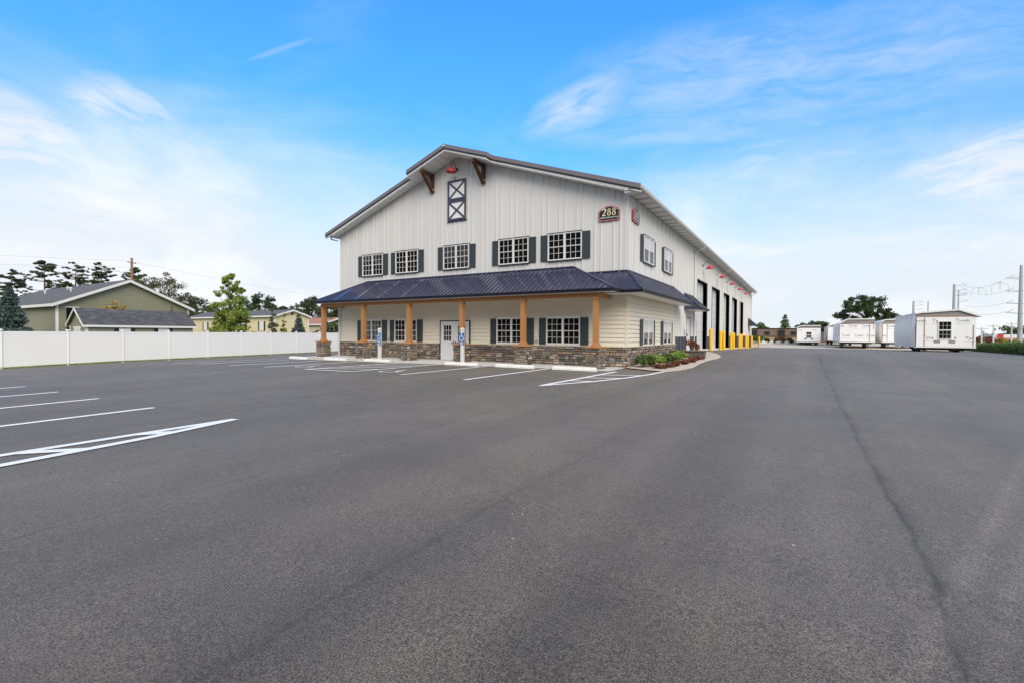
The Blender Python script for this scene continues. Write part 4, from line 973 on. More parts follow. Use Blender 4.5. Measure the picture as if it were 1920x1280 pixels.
def conifer(name, x, y, zb, h, spread, mat, label, group=None, layers=16, per=9, n=60, leaf=.12, sparse=0., trunk=.14, lo=.06, droop=.25, cat='tree', power=.9, thick=.22):
    """whorls of branches, each branch a spray of needles"""
    t = thing(name, (x, y, zb), label, cat, group); tr = MB()
    tr.tube([(0, 0, 0), (0, 0, h*.5), (0, 0, h*.97)], [trunk, trunk*.6, .015], 8); pts = []
    for i in range(layers):
        f = lo+(1-lo)*(i+.3*rng.random())/layers; R = spread*(1-(f-lo)/(1-lo))**power*(.75+.4*rng.random())+.04*spread
        for k in range(per):
            if rng.random() < sparse: continue
            a = 6.283*(k+rng.random())/per; R2 = R*(.7+.45*rng.random()); zz = h*f; e = np.array([math.cos(a)*R2, math.sin(a)*R2, zz-droop*R2+.10*R2*rng.normal()*.5])
            tr.tube([(0, 0, zz), tuple(e*.55+np.array([0, 0, zz])*.45+np.array([0, 0, .02])), tuple(e)], [.02+.006*R2, .012, .004], 4, False)
            m = max(6, int(n*(R2/spread+.15))); s = rng.random(m)**.7; base = np.array([0, 0, zz]); q = base+(e-base)*s[:, None]
            side = np.array([-math.sin(a), math.cos(a), 0]); q += side*(rng.normal(size=m)*thick*R2*(.35+.65*(1-np.abs(s-.55))))[:, None]; q[:, 2] += rng.normal(size=m)*.05*R2+.02
            pts.append(q)
    link('trunk', tr.mesh('trunk'), M['bark'], t); link('crown', leaf_mesh('crown', np.vstack(pts), leaf, .6, .35), LEAF[mat], t)
    return t
def pine(name, x, y, zb, h, spread, label, group):
    """old pine: uneven tiers of upswept plates on a bare trunk"""
    t = thing(name, (x, y, zb), label, 'tree', group); tr = MB(); ln = rng.normal(size=2)*.03*h
    at = lambda f: np.array([ln[0]*f*f, ln[1]*f*f, h*f])
    tr.tube([tuple(at(f)) for f in (0, .3, .6, .85, .98)], [.24, .19, .12, .06, .02], 8); pts = []
    for k in range(95):
        f = .18+.80*rng.random()**.85; a = rng.random()*6.283; R2 = spread*(1.05-f)**.6*(.35+.75*rng.random()); s = at(f); e = s+np.array([math.cos(a)*R2, math.sin(a)*R2, R2*(.05+.22*rng.random())])
        tr.tube([tuple(s), tuple((s+e)/2-np.array([0, 0, .05*R2])), tuple(e)], [.05, .035, .012], 4, False)
        for j in range(4):
            c = s+(e-s)*(.45+.6*rng.random())+rng.normal(size=3)*np.array([.3, .3, .08])*R2*.5; r = (.16+.22*rng.random())*max(.9, R2*.42); pts.append(blob(c, (r*1.2, r*1.2, r*.6), 40, 1, .1))
    link('trunk', tr.mesh('trunk'), M['bark'], t); link('crown', leaf_mesh('crown', np.vstack(pts), .15, .2, .35), LEAF['pine'], t)
zf = -.5
# just behind the fence
tree('young_maple', -35.2, 2.3, zf, 6.7, 2.25, 'maple', 'bright green young maple rising behind the white fence', None, .09, 16000, .085, .14, 150, shape='oval', rad=.085)
tree('slender_tree', -33.2, 4.8, zf, 4.2, .42, 'olive', 'slender columnar young tree right of the bright maple', 'slender young trees', .04, 2400, .07, .12, 40, shape='oval', rad=.075)
tree('slender_tree', -34.0, 6.4, zf, 3.4, .38, 'bright', 'shorter slender young tree in front of the cream house corner', 'slender young trees', .04, 1800, .07, .12, 34, shape='oval', rad=.075)
conifer('blue_spruce', -39.4, -10.1, zf, 4.9, 1.75, 'blue', 'large blue spruce at the far left behind the fence', 'blue spruces', 24, 16, 170, .085)
conifer('blue_spruce', -34.6, 8.3, zf, 3.75, 1.15, 'blue', 'small blue spruce in front of the cream house gable', 'blue spruces', 20, 15, 130, .075)
conifer('blue_spruce', -36.6, 12.8, zf, 3.5, 1.15, 'blue', 'small blue spruce seen behind the left corner porch post', 'blue spruces', 20, 15, 120, .075)
for i, (x, y, h, w) in enumerate(((-35.3, -3.3, 3.6, .26), (-34.3, -2.65, 3.6, .28), (-33.95, -2.4, 3.95, .34), (-33.0, -1.7, 3.3, .5))):
    conifer('arborvitae', x+-.9, y+.1, zf, h, w, 'mid', 'narrow arborvitae tip above the shed roof, %s from the left' % ['first', 'second', 'third', 'fourth'][i], 'arborvitae behind the shed', 14, 8, 24, .06, droop=-.4, trunk=.04)
tree('gold_shrub', -38.2, -4.8, zf, 4.3, .75, 'gold', 'small golden-leaved tree before the sage green gable', None, .04, 900, .07, .62, 22, rad=.06)
# farther trees to the left
for i, (x, y, h, w) in enumerate(((-119, 3.4, 12.6, 4.6), (-114.5, 6.8, 13.0, 4.4), (-108.5, 9.4, 14.6, 4.6), (-105, 12.4, 14.4, 4.8), (-101, 14.9, 14.2, 5.0), (-98, 18.6, 13.8, 5.0))):
    pine('pine_tree', x, y, -.6, h, w, 'tall open-branched pine behind the sage green house, %s from the left' % ['first', 'second', 'third', 'fourth', 'fifth', 'sixth'][i], 'tall pines on the left')
tree('airy_tree', -86.5, 18.2, -.6, 12.2, 4.6, 'olive', 'airy grey-green tree behind the sage green house roof peak', None, .3, 7000, .15, .25, 120, rad=.075)
for i, (x, y, h, w, m, t) in enumerate(((-97, 27.5, 9.0, 5.2, 'dark', 'dark rounded tree left of the bright maple'), (-91, 27, 6.8, 4.5, 'mid', 'mid green tree low behind the maple'), (-86, 35.2, 9.8, 4.0, 'dark', 'dark tree above the cream house roof, right of the maple'), (-80, 37.2, 7.4, 3.6, 'dark', 'lower dark tree above the cream house ridge'), (-77.5, 41, 9.3, 3.4, 'dark', 'dark tree right of the cream house gable'), (-66, 37.5, 8.2, 3.6, 'dark', 'dark tree seen between the corner porch post and the wall'), (-60, 31.0, 4.6, 3.2, 'mid', 'green bush mass beside the terracotta-roofed house'), (-122, -6, 9.5, 6.5, 'mid', 'green tree at the far left edge beyond the spruce'), (-112, 24.6, 8.4, 5.5, 'mid', 'leafy tree between the pines and the airy tree'), (-108, 3.5, 7.6, 5.0, 'mid', 'leafy tree low between the first two pines'), (-103, 9.5, 8.2, 5.0, 'mid', 'leafy tree low under the middle pines'))):
    tree('broadleaf_tree', x, y, -.6, h, w, m, t, 'broadleaf trees on the left', .22, 8000, .18, .12, 90, rad=.095)
# farther trees to the right
tree('oak_tree', 19.6, 128.5, -.9, 12.8, 6.0, 'dark', 'large round dark green tree behind the wrapped modular homes', None, .45, 12000, .24, .18, 125, rad=.082)
conifer('spruce_tree', 1.5, 152.6, -1.8, 9.8, 3.2, 'mid', 'pointed evergreen above the brown apartment roof', None, 14, 9, 60, .35, droop=.15)
for x, y, h, w, m, t in ((-4.4, 149, 7.6, 2.8, 'mid', 'small tree left of the pointed evergreen'), (6.9, 146, 7.5, 3.0, 'dark', 'dark tree behind the single small modular home, left half'), (10.2, 147, 7.9, 2.8, 'dark', 'dark tree behind the single small modular home, right half'), (64, 203, 5.5, 7, 'mid', 'low wooded rise left of the steel pylon'), (71, 206, 9.0, 7, 'mid', 'green tree crown behind the steel pylon'), (40, 190, 4.6, 7, 'dark', 'dark low tree behind the small wooden poles')):
    tree('broadleaf_tree', x, y, -2.2, h, w, m, t, 'broadleaf trees on the right', .25, 5000, .34, .1, 45, rad=.15)
# trees across the road behind the viewpoint: they are what the dark window panes mirror
for i in range(11):
    x = -66+i*10+random.uniform(-2, 2); tree('broadleaf_tree', x, -54+random.uniform(-5, 5), -.5, 18+random.uniform(-2, 3), 6.4, 'dark', 'tree across the road behind the viewpoint', 'trees across the road', .4, 4200, .75, .04, 48, rad=.17)
# clipped hedge on the right
hz = thing('hedge', (hedge_x(40), 40, gz(20, 40)), 'long clipped green hedge along the right edge of the lot', 'hedge')
n = 26000; yy = 18+46*rng.random(n); xx = np.array([hedge_x(v) for v in yy]); g0 = np.array([gz(a, b) for a, b in zip(xx, yy)])
th = rng.random(n)*math.pi; rr = .86+.16*rng.random(n)+.10*np.sin(yy*5.1)*np.sin(yy*1.7)
pts = np.stack([xx-np.cos(th)*.55*rr, yy+rng.normal(size=n)*.05, g0+.05+np.minimum(1, np.abs(np.sin(th))**.5*1.1)*.86*rr*rng.random(n)**.35], 1)
link('foliage', leaf_mesh('foliage', pts-np.array(hz.location), .075), LEAF['mid'], hz)
mb = MB()
for k in range(46): y0 = 18+k; mb.box(hedge_x(y0+.5)-.36, hedge_x(y0+.5)+.36, y0, y0+.98, gz(20, y0)-.05, gz(20, y0)+.66)
mb.build('inner_twigs', M['bark'], hz)
# ragged verge under the fence
n = 9000; yy = -16+30*rng.random(n); off = .30+.38*rng.random(n)*(.6+.4*np.sin(yy*1.9)); xx = np.array([fence_x(v) for v in yy])+off
pts = np.stack([xx, yy, np.array([gz(a, b) for a, b in zip(xx, yy)])+.02+.05*rng.random(n)], 1)
tag(link('grass_verge', leaf_mesh('grass_verge', pts, .035, -.8, .25), LEAF['bright']), 'ragged strip of grass along the foot of the white fence', 'grass', kind='stuff')

# ------------------------------------------------------------------ white vinyl fence
F = thing('fence', (fence_x(0), 0, gz(fence_x(0), 0)), 'long white vinyl privacy fence with capped posts along the left edge of the lot', 'fence')
FT = 1.40; fys = [-12.8+2.75*k for k in range(-5, 14)]
ang = math.atan2(1, -.2)-math.pi/2
for k, y in enumerate(fys):
    x = fence_x(y); g0 = gz(x, y)
    MBp = MB().box(x-.047, x+.047, y-.047, y+.047, g0-.1, FT+.05).build('post', M['fence'], F)
    MB().cbox(x-.082, x+.082, y-.082, y+.082, FT+.05, FT+.075, .008).lathe([(.10, FT+.075), (.0, FT+.125)], (x, y, 0), 4, False).build('post_cap', M['fence'], MBp, F.location)
    if k == len(fys)-1: break
    y2 = fys[k+1]; a, b = Vector((x, y, 0)), Vector((fence_x(y2), y2, 0)); d = (b-a).normalized(); n_ = Vector((d.y, -d.x, 0)); g1 = gz(b.x, b.y)
    def slabby(z0, z1, th, name, s0=.06, s1=None):
        s1 = (b-a).length-.06 if s1 is None else s1
        p, q = a+d*s0, a+d*s1; zz = lambda s, z: (g0+(g1-g0)*s/(b-a).length) if z is None else z
        f = MB().extrude([tuple(p-n_*th+Vector((0, 0, zz(s0, z0 if z0 > .5 else None)+(0 if z0 > .5 else z0)))), tuple(q-n_*th+Vector((0, 0, zz(s1, z0 if z0 > .5 else None)+(0 if z0 > .5 else z0)))),
                          tuple(q-n_*th+Vector((0, 0, zz(s1, z1 if z1 > .5 else None)+(0 if z1 > .5 else z1)))), tuple(p-n_*th+Vector((0, 0, zz(s0, z1 if z1 > .5 else None)+(0 if z1 > .5 else z1))))], n_*2*th)
        return f.build(name, M['fence'], F)
    slabby(FT-.14, FT, .036, 'top_rail'); slabby(.05, .19, .036, 'bottom_rail')
    m = 9; ln = (b-a).length-.12
    for i in range(m): slabby(.19, FT-.14, .031, 'fence_board', .06+ln*i/m+.0003, .06+ln*(i+1)/m-.0003)

# ------------------------------------------------------------------ houses on the left
def gable_boards(T, xw, ya, yb, z0, ze, ym, za, h, mat, nrm=1):
    """horizontal boards on a gable wall in the plane x = xw"""
    z = z0
    while z < za-.05:
        z2 = min(z+h, za-.02)
        def ends(zz):
            if zz <= ze: return ya, yb
            t = (zz-ze)/(za-ze); return ya+(ym-ya)*t, yb+(ym-yb)*t
        a, b = ends(z), ends(z2)
        n = .03*nrm; mb = MB(); v = [(xw, a[0], z), (xw, a[1], z), (xw, b[1], z2), (xw, b[0], z2)]
        o = [(xw+n, a[0], z), (xw+n, a[1], z), (xw+n*.3, b[1], z2), (xw+n*.3, b[0], z2)]
        mb.v = v+o; mb.f = [(4, 5, 6, 7), (0, 1, 5, 4), (1, 2, 6, 5), (2, 3, 7, 6), (3, 0, 4, 7)]
        mb.build('siding_board', mat, T); z = z2
def house(name, xw, xb, ya, yb, z0, ze, za, wall, roofm, label, over=.35, h=.20, corner=True, group=None):
    """house with its ridge along x and a gable facing +x"""
    T = thing(name, (xw, (ya+yb)/2, z0), label, 'house', group); ym = (ya+yb)/2
    MB().extrude([(xw-.02, ya+.02, z0), (xw-.02, yb-.02, z0), (xw-.02, yb-.02, ze), (xw-.02, ym, za-.02), (xw-.02, ya+.02, ze)], (xb-xw, 0, 0)).build('wall', wall, T)
    gable_boards(T, xw, ya, yb, z0, ze, ym, za, h, wall)
    z = z0
    while z < ze-.05:
        MB().extrude([(xw, ya+.02, z), (xw, ya-.03, z), (xw, ya-.01, min(z+h, ze)), (xw, ya+.02, min(z+h, ze))], (xb-xw, 0, 0)).build('siding_board', wall, T); z += h
    if corner: MB().box(xw-.06, xw+.05, ya-.05, ya+.10, z0, ze).build('corner_board', M['trim_white'], T); MB().box(xw-.06, xw+.05, yb-.10, yb+.05, z0, ze).build('corner_board', M['trim_white'], T)
    sl = (za-ze)/(ym-ya); t = .16
    for s in (-1, 1):
        ye = (ya-over) if s < 0 else (yb+over); zl = ze-sl*over
        r = MB().extrude([(xw+over, ym, za+.06), (xw+over, ye, zl+.06), (xb-over, ye, zl+.06), (xb-over, ym, za+.06)], (0, 0, .07)).build('roof', roofm, T)
        MB().extrude([(xw+over+.002, ym, za+.10), (xw+over+.002, ye, zl+.10), (xw+over+.002, ye, zl-.12), (xw+over+.002, ym, za-.12)], (.03, 0, 0)).build('rake_board', M['trim_white'], T)
        MB().box(xb-over, xw+over, *sorted((ye, ye+s*.04)), zl-.10, zl+.10).build('eave_board', M['trim_white'], T)
        MB().extrude([(xw, ym, za+.02), (xw+over, ym, za+.02), (xw+over, ye, zl+.0), (xw, ye, zl+.0)], (0, 0, .02)).build('soffit', M['trim_white'], T)
    return T
G = house('sage_house', -40, -60, -7.53, 1.2, zf, 3.45, 5.45, M['green_siding'], M['shingle_far'], 'sage green sided house with grey shingle roof behind the fence')
MB().box(-40, -39.93, -7.0, -6.3, 1.2, 3.15).build('window', M['glass'], G); MB().box(-39.99, -39.94, -7.05, -6.25, 3.15, 3.22).build('window_head', M['trim_white'], G)
for x, y, hh in ((-46, -5.0, .35), (-49.5, -4.2, .28), (-53, -4.8, .32)):
    zz = 5.45-(abs(y+3.165))*.458; MB().lathe([(.06, 0), (.06, hh), (.13, hh), (.02, hh+.12)], (x, y, zz), 10).build('roof_vent', M['trim_white'], G)
CH = house('cream_house', -55, -78, 18.8, 23.95, zf, 3.68, 4.48, M['cream_siding'], M['shingle_far'], 'cream sided single-storey house with low gable behind the bright maple', .35, .2)
for x in (-58, -62.5, -68, -73):
    w = MB().box(x-.5, x+.5, 18.70, 18.78, 1.6, 2.9).build('window', M['vinyl'], CH); MB().box(x-.42, x+.42, 18.68, 18.70, 1.68, 2.82).build('pane', M['glass'], w)
    for s in (-.68, .68): MB().box(x+s-.14, x+s+.14, 18.72, 18.77, 1.6, 2.9).build('shutter', M['black'], CH)
MB().box(-54.96, -54.93, 21.2, 21.55, 3.85, 4.15).build('gable_vent', M['black'], CH)
MB().lathe([(.07, 0), (.07, .5), (.16, .5), (.02, .62)], (-66, 20.2, 4.1), 10).build('roof_vent', M['trim_white'], CH)
T = house('terracotta_house', -58.5, -70, 28.6, 35.5, zf, 2.75, 3.75, M['cream_siding'], M['red_roof'], 'small cream house with terracotta roof seen past the corner porch post', .4, .25)
MB().box(-58.46, -58.4, 30.0, 30.9, 1.2, 2.2).build('window', M['glass'], T)
# garden shed, ridge along y
xs, xr, xb_, y0, y1, ze, zr = -33.0, -34.35, -35.7, -8.0, -1.7, 1.90, 2.90
SH_ = thing('garden_shed', (xr, (y0+y1)/2, zf), 'small sage green garden shed with dark shingle roof just behind the fence', 'shed')
MB().extrude([(xs, y0, zf), (xs, y0, ze), (xr, y0, zr-.06), (xb_, y0, ze), (xb_, y0, zf)], (0, y1-y0, 0)).build('wall', M['green_siding'], SH_)
z = zf
while z < zr-.15:
    z2 = z+.19; e = lambda q: (xs, xb_) if q <= ze else (xs+(xr-xs)*(q-ze)/(zr-ze), xb_+(xr-xb_)*(q-ze)/(zr-ze)); a, b = e(z), e(min(z2, zr-.05))
    mb = MB(); mb.v = [(a[0], y0-.03, z), (a[1], y0-.03, z), (b[1], y0-.008, z2), (b[0], y0-.008, z2), (a[0], y0, z), (a[1], y0, z)]; mb.f = [(1, 0, 3, 2), (0, 1, 5, 4)]; mb.build('siding_board', M['green_siding'], SH_)
    if z < ze-.1: MB().extrude([(xs, y0, z), (xs+.03, y0, z), (xs+.008, y0, min(z2, ze)), (xs, y0, min(z2, ze))], (0, y1-y0, 0)).build('siding_board', M['green_siding'], SH_)
    z = z2
for xa, sg in ((xs, 1), (xb_, -1)):
    xe = xa+sg*.16; zl = ze-.16*(zr-ze)/abs(xr-xs)
    MB().extrude([(xr, y0-.18, zr), (xe, y0-.18, zl), (xe, y1+.18, zl), (xr, y1+.18, zr)], (0, 0, .04)).build('roof_deck', M['shingle_far'], SH_)
    MB().extrude([(xr, y0-.20, zr+.05), (xe, y0-.20, zl+.05), (xe, y0-.20, zl-.09), (xr, y0-.20, zr-.09)], (0, -.03, 0)).build('rake_board', M['trim_white'], SH_)
    MB().box(*sorted((xe, xe+sg*.03)), y0-.2, y1+.2, zl-.09, zl+.045).build('eave_board', M['trim_white'], SH_)
sg = MB(); nr = 12
for r in range(nr):
    y = y0-.2-random.random()*.2; xe = xs+.17; zl = ze-.17*(zr-ze)/1.35+.045
    while y < y1+.18:
        w = .30; ya, yb = max(y, y0-.2), min(y+w-.012, y1+.2); t0, t1 = r/nr, (r+1)/nr+.01; hgt = random.uniform(.010, .022)
        P = lambda t, yy, k: (xe+(xr-xe)*t, yy, zl+(zr+.04-zl)*t+k); y += w
        if yb-ya < .04: continue
        n = len(sg.v); sg.v += [P(t0, ya, hgt), P(t0, yb, hgt), P(t1, yb, .004), P(t1, ya, .004), P(t0, ya, 0), P(t0, yb, 0)]; sg.f += [(n, n+1, n+2, n+3), (n+4, n+5, n+1, n)]
tag(sg.build('roof_shingles', M['shingle'], SH_), kind='stuff')
dr = MB().box(xr-.55, xr+.55, y0-.06, y0-.03, zf, 1.62).build('door', M['door_white'], SH_); MB().box(xr-.62, xr+.62, y0-.065, y0-.03, 1.62, 1.74).build('door_head', M['trim_white'], SH_)
MB().box(xs-.10, xs+.035, y0-.035, y0+.10, zf, ze).build('corner_board', M['trim_white'], SH_); MB().box(xb_-.03, xb_+.10, y0-.035, y0+.0, zf, ze).build('corner_board', M['trim_white'], SH_)
for y in (-5.95, -3.65):
    w = MB().box(xs+.01, xs+.07, y-.33, y+.33, .85, 1.66).build('window', M['vinyl'], SH_); MB().box(xs+.07, xs+.075, y-.26, y+.26, .92, 1.58).build('pane', M['glass'], w)
    for s in (-1, 1): MB().box(xs+.01, xs+.055, y+s*.46-.12, y+s*.46+.12, .85, 1.62).build('shutter', M['black'], SH_)

# ------------------------------------------------------------------ wrapped modular homes on the right
wheel_m = MB().lathe([(.16, -.11), (.34, -.11), (.385, -.07), (.39, 0), (.385, .07), (.34, .11), (.16, .11)], n=20, cap=True).mesh('wheel', smooth=True)
hub_m = MB().lathe([(.0, -.07), (.10, -.115), (.17, -.112), (.17, .112), (.10, .115), (0, .07)], n=14, cap=False).mesh('rim')
def modular(x0, x1, y0, length, zb, prof, zplate, label, letters=(), window=None, vents=(), wrap=True, sidewin=(), wheels=True, laths=(), side_mat='plastic'):
    """house section on a carrier: prof = roof outline [(x,z)...] left to right"""
    gr = gz((x0+x1)/2, y0); T = thing('modular_home', ((x0+x1)/2, y0, gr), label, 'modular home', 'wrapped modular home sections')
    MB().extrude([(x0+.03, y0+.03, zb), (x1-.03, y0+.03, zb), (x1-.03, y0+.03, zplate), (x0+.03, y0+.03, zplate)], (0, length, 0)).build('body', M['wrap'], T)
    MB().box(x0+.03, x1, y0, y0+.03, zb+.12, zplate-.02).build('end_wall', M['wrap'], T)
    MB().box(x0-.02, x1+.03, y0-.03, y0+.03, zb-.02, zb+.10).build('bottom_trim', M['trim_white'], T); MB().box(x0, x1-.02, y0-.012, y0+.02, zplate-.03, zplate+.05).build('top_plate', M['lath'], T)
    MB().extrude([(x0+.05, y0+.02, zplate+.05)]+[(x, y0+.02, z-.05) for x, z in prof]+[(x1-.05, y0+.02, zplate+.05)], (0, .05, 0)).build('gable_panel', M['grey_paper'], T)
    pr_ = [(x0-.10, prof[0][1])]+list(prof)+[(x1+.28, prof[-1][1]-.06)]
    pr_ = list(prof); n = len(pr_)
    for (xa, za), (xb2, zb2) in zip(pr_[:-1], pr_[1:]):
        MB().extrude([(xa, y0-.10, za), (xb2, y0-.10, zb2), (xb2, y0-.10, zb2+.09), (xa, y0-.10, za+.09)], (0, length+.2, 0)).build('roof', M['wrap'], T)
        MB().extrude([(xa, y0-.13, za-.04), (xb2, y0-.13, zb2-.04), (xb2, y0-.13, zb2+.10), (xa, y0-.13, za+.10)], (0, .03, 0)).build('roof_edge', M['trim_white'], T)
    # left long side: plastic sheet pulled in between the studs, swagged hem
    mb = MB(); m = int(length/.07); rows = 9; ztop = prof[0][1]-.02
    for i in range(m+1):
        y = y0+length*i/m; ph = (y-y0)/1.3*2*math.pi
        for j in range(rows):
            f = j/(rows-1); zlow = zb-.10+.10*math.sin((y-y0)*1.1)+.04*math.sin((y-y0)*3.7); z = zlow+(ztop-zlow)*f
            amp = (.22 if wrap else .008)*(.45+.55*math.sin(math.pi*min(1, f*1.15)))
            bulge = amp*abs(math.sin(ph/2+.5*math.sin(y*.9)))+(.05*math.sin(y*2.3+f*4)*max(0, f-.75)*4 if wrap else 0)
            mb.v.append((x0-.02-bulge-(.06 if f > .93 and wrap else 0), y, z))
    mb.f = [(i*rows+j, i*rows+j+1, (i+1)*rows+j+1, (i+1)*rows+j) for i in range(m) for j in range(rows-1)]
    mb.build('side_sheet', M[side_mat], T, smooth=True)
    for (ya, yb, za, zc) in sidewin:
        w = MB().box(x0-.10, x0-.03, ya, yb, za, zc).build('window', M['vinyl'], T); MB().box(x0-.11, x0-.10, ya+.06, yb-.06, za+.06, zc-.06).build('pane', M['glass'], w)
    for x, za, zc in laths: MB().box(x-.03, x+.03, y0-.025, y0-.001, za, zc).build('lath', M['lath'], T)
    for s, x, z, sz in letters:
        link('lettering', text_mesh(s, sz, .002, .004), M['logo'], T, (x-T.location.x, y0-.006-T.location.y, z-T.location.z), (math.pi/2, 0, 0))
        w = len(s)*sz*.26; MB().box(x-w, x+w, y0-.004, y0-.001, z-sz*.52, z-sz*.46).build('printed_line', M['logo'], T)
    if window:
        wx, wz0, wz1, ww = window; fr = MB().box(wx-ww/2, wx+ww/2, y0-.06, y0, wz0, wz0+.07).box(wx-ww/2, wx+ww/2, y0-.06, y0, wz1-.07, wz1).box(wx-ww/2, wx-ww/2+.07, y0-.06, y0, wz0+.07, wz1-.07).box(wx+ww/2-.07, wx+ww/2, y0-.06, y0, wz0+.07, wz1-.07)
        zm = (wz0+wz1)/2; fr.box(wx-ww/2+.07, wx+ww/2-.07, y0-.055, y0, zm-.05, zm+.05)
        for (za, zc) in ((wz0+.07, zm-.05), (zm+.05, wz1-.07)):
            for i in (1, 2): c = wx-ww/2+.07+(ww-.14)*i/3; fr.box(c-.008, c+.008, y0-.05, y0, za, zc)
            c = (za+zc)/2; fr.box(wx-ww/2+.07, wx+ww/2-.07, y0-.0515, y0, c-.008, c+.008)
        w = fr.build('window', M['vinyl'], T)
        for (za, zc) in ((wz0+.07, zm-.05), (zm+.05, wz1-.07)):
            for i in range(3):
                for j in range(2): link('pane', pane_mesh, None, w, (wx-ww/2+.07+(ww-.14)*(i+.5)/3-T.location.x, y0-.03-T.location.y, za+(zc-za)*(j+.5)/2-T.location.z), (0, 0, 0), ((ww-.14)/3, .02, (zc-za)/2))
    for x, z in vents: MB().box(x-.22, x+.22, y0-.03, y0, z-.13, z+.13).build('vent_opening', M['grey_paper'], T)
    # carrier frame and wheels
    for x in (x0+.75, x1-.75): MB().box(x-.06, x+.06, y0+.1, y0+length-.1, zb-.30, zb-.02).build('carrier_beam', M['black'], T)
    for k in range(int(length/2.4)+1): MB().box(x0+.3, x1-.3, y0+.35+k*2.4, y0+.43+k*2.4, zb-.24, zb-.03).build('cross_member', M['black'], T)
    if wheels:
        r = .39
        for x in (x0+.32, x1-1.05):
            for k in range(4):
                yy_ = y0+.7+k*.86; w = link('wheel', wheel_m, M['rubber'], T, (x-T.location.x, yy_-T.location.y, r), (0, math.pi/2, 0)); link('rim', hub_m, M['steel'], w)
                MB().box(x-.02, x+.5, yy_-.05, yy_+.05, gr+.34, gr+.44).build('axle', M['black'], T)
    else:
        for x in (x0+.6, x1-.6): MB().box(x-.2, x+.2, y0+.3, y0+.7, gr, zb-.03).build('support_block', M['black'], T)
        for x in (x0+.6, x1-.6): MB().box(x-.2, x+.2, y0+length-.8, y0+length-.4, gr, zb-.03).build('support_block', M['black'], T)
    return T
modular(15.48, 19.62, 38, 11.5, .38, [(15.40, 3.46), (15.78, 3.55), (18.45, 3.76), (20.0, 3.12)], 3.18, 'nearest white wrapped modular home section with one window, by the hedge',
        [('yvek', 15.85, 2.70, .40), ('Ty', 16.83, 2.70, .40), ('Tyvek', 18.72, 2.70, .40), ('Tyve', 16.35, 1.15, .40), ('k', 18.25, 1.15, .40), ('Tyv', 19.2, 1.12, .40)],
        (17.52, 1.13, 2.78, .96), ((16.98, .92), (18.02, .92)), True, (), True, ((15.46, 2.45, 3.4), (16.08, .5, 3.1), (19.45, .5, 2.4)))
modular(10.82, 14.88, 62, 17, .50, [(10.72, 3.02), (11.75, 3.66), (14.82, 3.66)], 3.02, 'wrapped modular home section with side windows, left of the pair below the big tree',
        [('vek', 11.05, 2.62, .42), ('Tyvek', 12.35, 2.62, .42), ('Tyvek', 13.85, 2.62, .42), ('Tyvek', 11.55, 1.30, .42), ('Tyvek', 13.05, 1.30, .42), ('Tyvek', 14.4, 1.30, .40)],
        None, (), False, ((63.0, 64.6, 1.2, 2.6), (66, 67.4, 1.2, 2.6), (70, 71.2, 1.2, 2.6)), True, ((14.25, .6, 2.95), (14.72, 2.3, 3.2)), 'wrap')
modular(16.12, 20.2, 66, 15, .46, [(16.05, 3.35), (16.35, 3.62), (18.9, 3.75), (20.4, 3.2)], 3.1, 'wrapped modular home section half hidden behind the nearest one',
        [('Tyvek', 17.0, 2.62, .42), ('ek', 16.35, 1.3, .42), ('Ty', 17.6, 1.3, .42)], None, (), True, (), True, ((16.65, .6, 3.0),))
modular(10.2, 14.2, 84, 16, .45, [(10.1, 2.95), (11.4, 3.5), (14.2, 3.5)], 2.95, 'far grey-sided modular home seen behind the left wrapped one', [], None, (), False, ((85.5, 86.8, 1.1, 2.4),), False, (), 'grey_siding' if 'grey_siding' in M else 'wrap')
modular(5.45, 9.05, 80, 12, .22, [(5.35, 2.72), (6.15, 3.08), (8.95, 3.08), (9.1, 2.8)], 2.68, 'single small white wrapped modular home with one window standing alone in the yard', [('Tyvek', 8.1, 2.25, .28), ('Tyvek', 5.95, 2.25, .28)],
        (7.3, .92, 2.05, .86), ((6.8, .78), (7.78, .78)), False, (), False)

# ------------------------------------------------------------------ far background on the right
A = thing('apartment_building', (-1.3, 130, -1.5), 'long low brown apartment block with mansard roof at the far end of the yard', 'building')
MB().box(-7.6, 5.0, 130, 139, -1.6, 1.2).build('wall', M['tan_brick'], A)
MB().extrude([(-7.9, 129.6, 1.15), (-7.9, 130.1, 3.1), (-7.9, 139, 3.1), (-7.9, 139, 1.15)], (13.2, 0, 0)).build('mansard', M['brick_brown'], A)
MB().box(-8.1, 5.5, 129.9, 139.4, 3.1, 3.28).build('roof', M['black'], A)
for x in (-5.3, 1.4):
    e = MB().box(x-.75, x+.75, 129.3, 130.0, -1.2, 2.8).build('entry', M['black'], A); MB().box(x-.2, x+.6, 129.2, 129.3, 2.0, 2.6).build('pane', M['blind'], e); MB().box(x-.75, x+.75, 128.9, 129.3, .8, 1.0).build('balcony', M['brick_brown'], e)
for x in (-2.1, -7.0, 4.2):
    w = MB().box(x-.55, x+.55, 129.5, 130.0, 1.5, 2.4).build('window', M['black'], A); MB().box(x-.45, x+.45, 129.47, 129.5, 1.57, 2.33).build('pane', M['glass'], w)
for x in (-3.6, 3.1): MB().box(x-.5, x+.5, 129.9, 130.0, -.2, .7).build('window', M['black'], A)
for i in range(9):
    x = -9.5+i*1.95; o = MB().cbox(x, x+1.85, 92, 92.6, gz(0, 90)-.05, gz(0, 90)+.52, .05).build('concrete_block', M['white_concrete'])
    tag(o, 'white concrete barrier block across the yard, %s from the left' % ['first', 'second', 'third', 'fourth', 'fifth', 'sixth', 'seventh', 'eighth', 'ninth'][i], 'barrier block', 'barrier blocks across the yard')
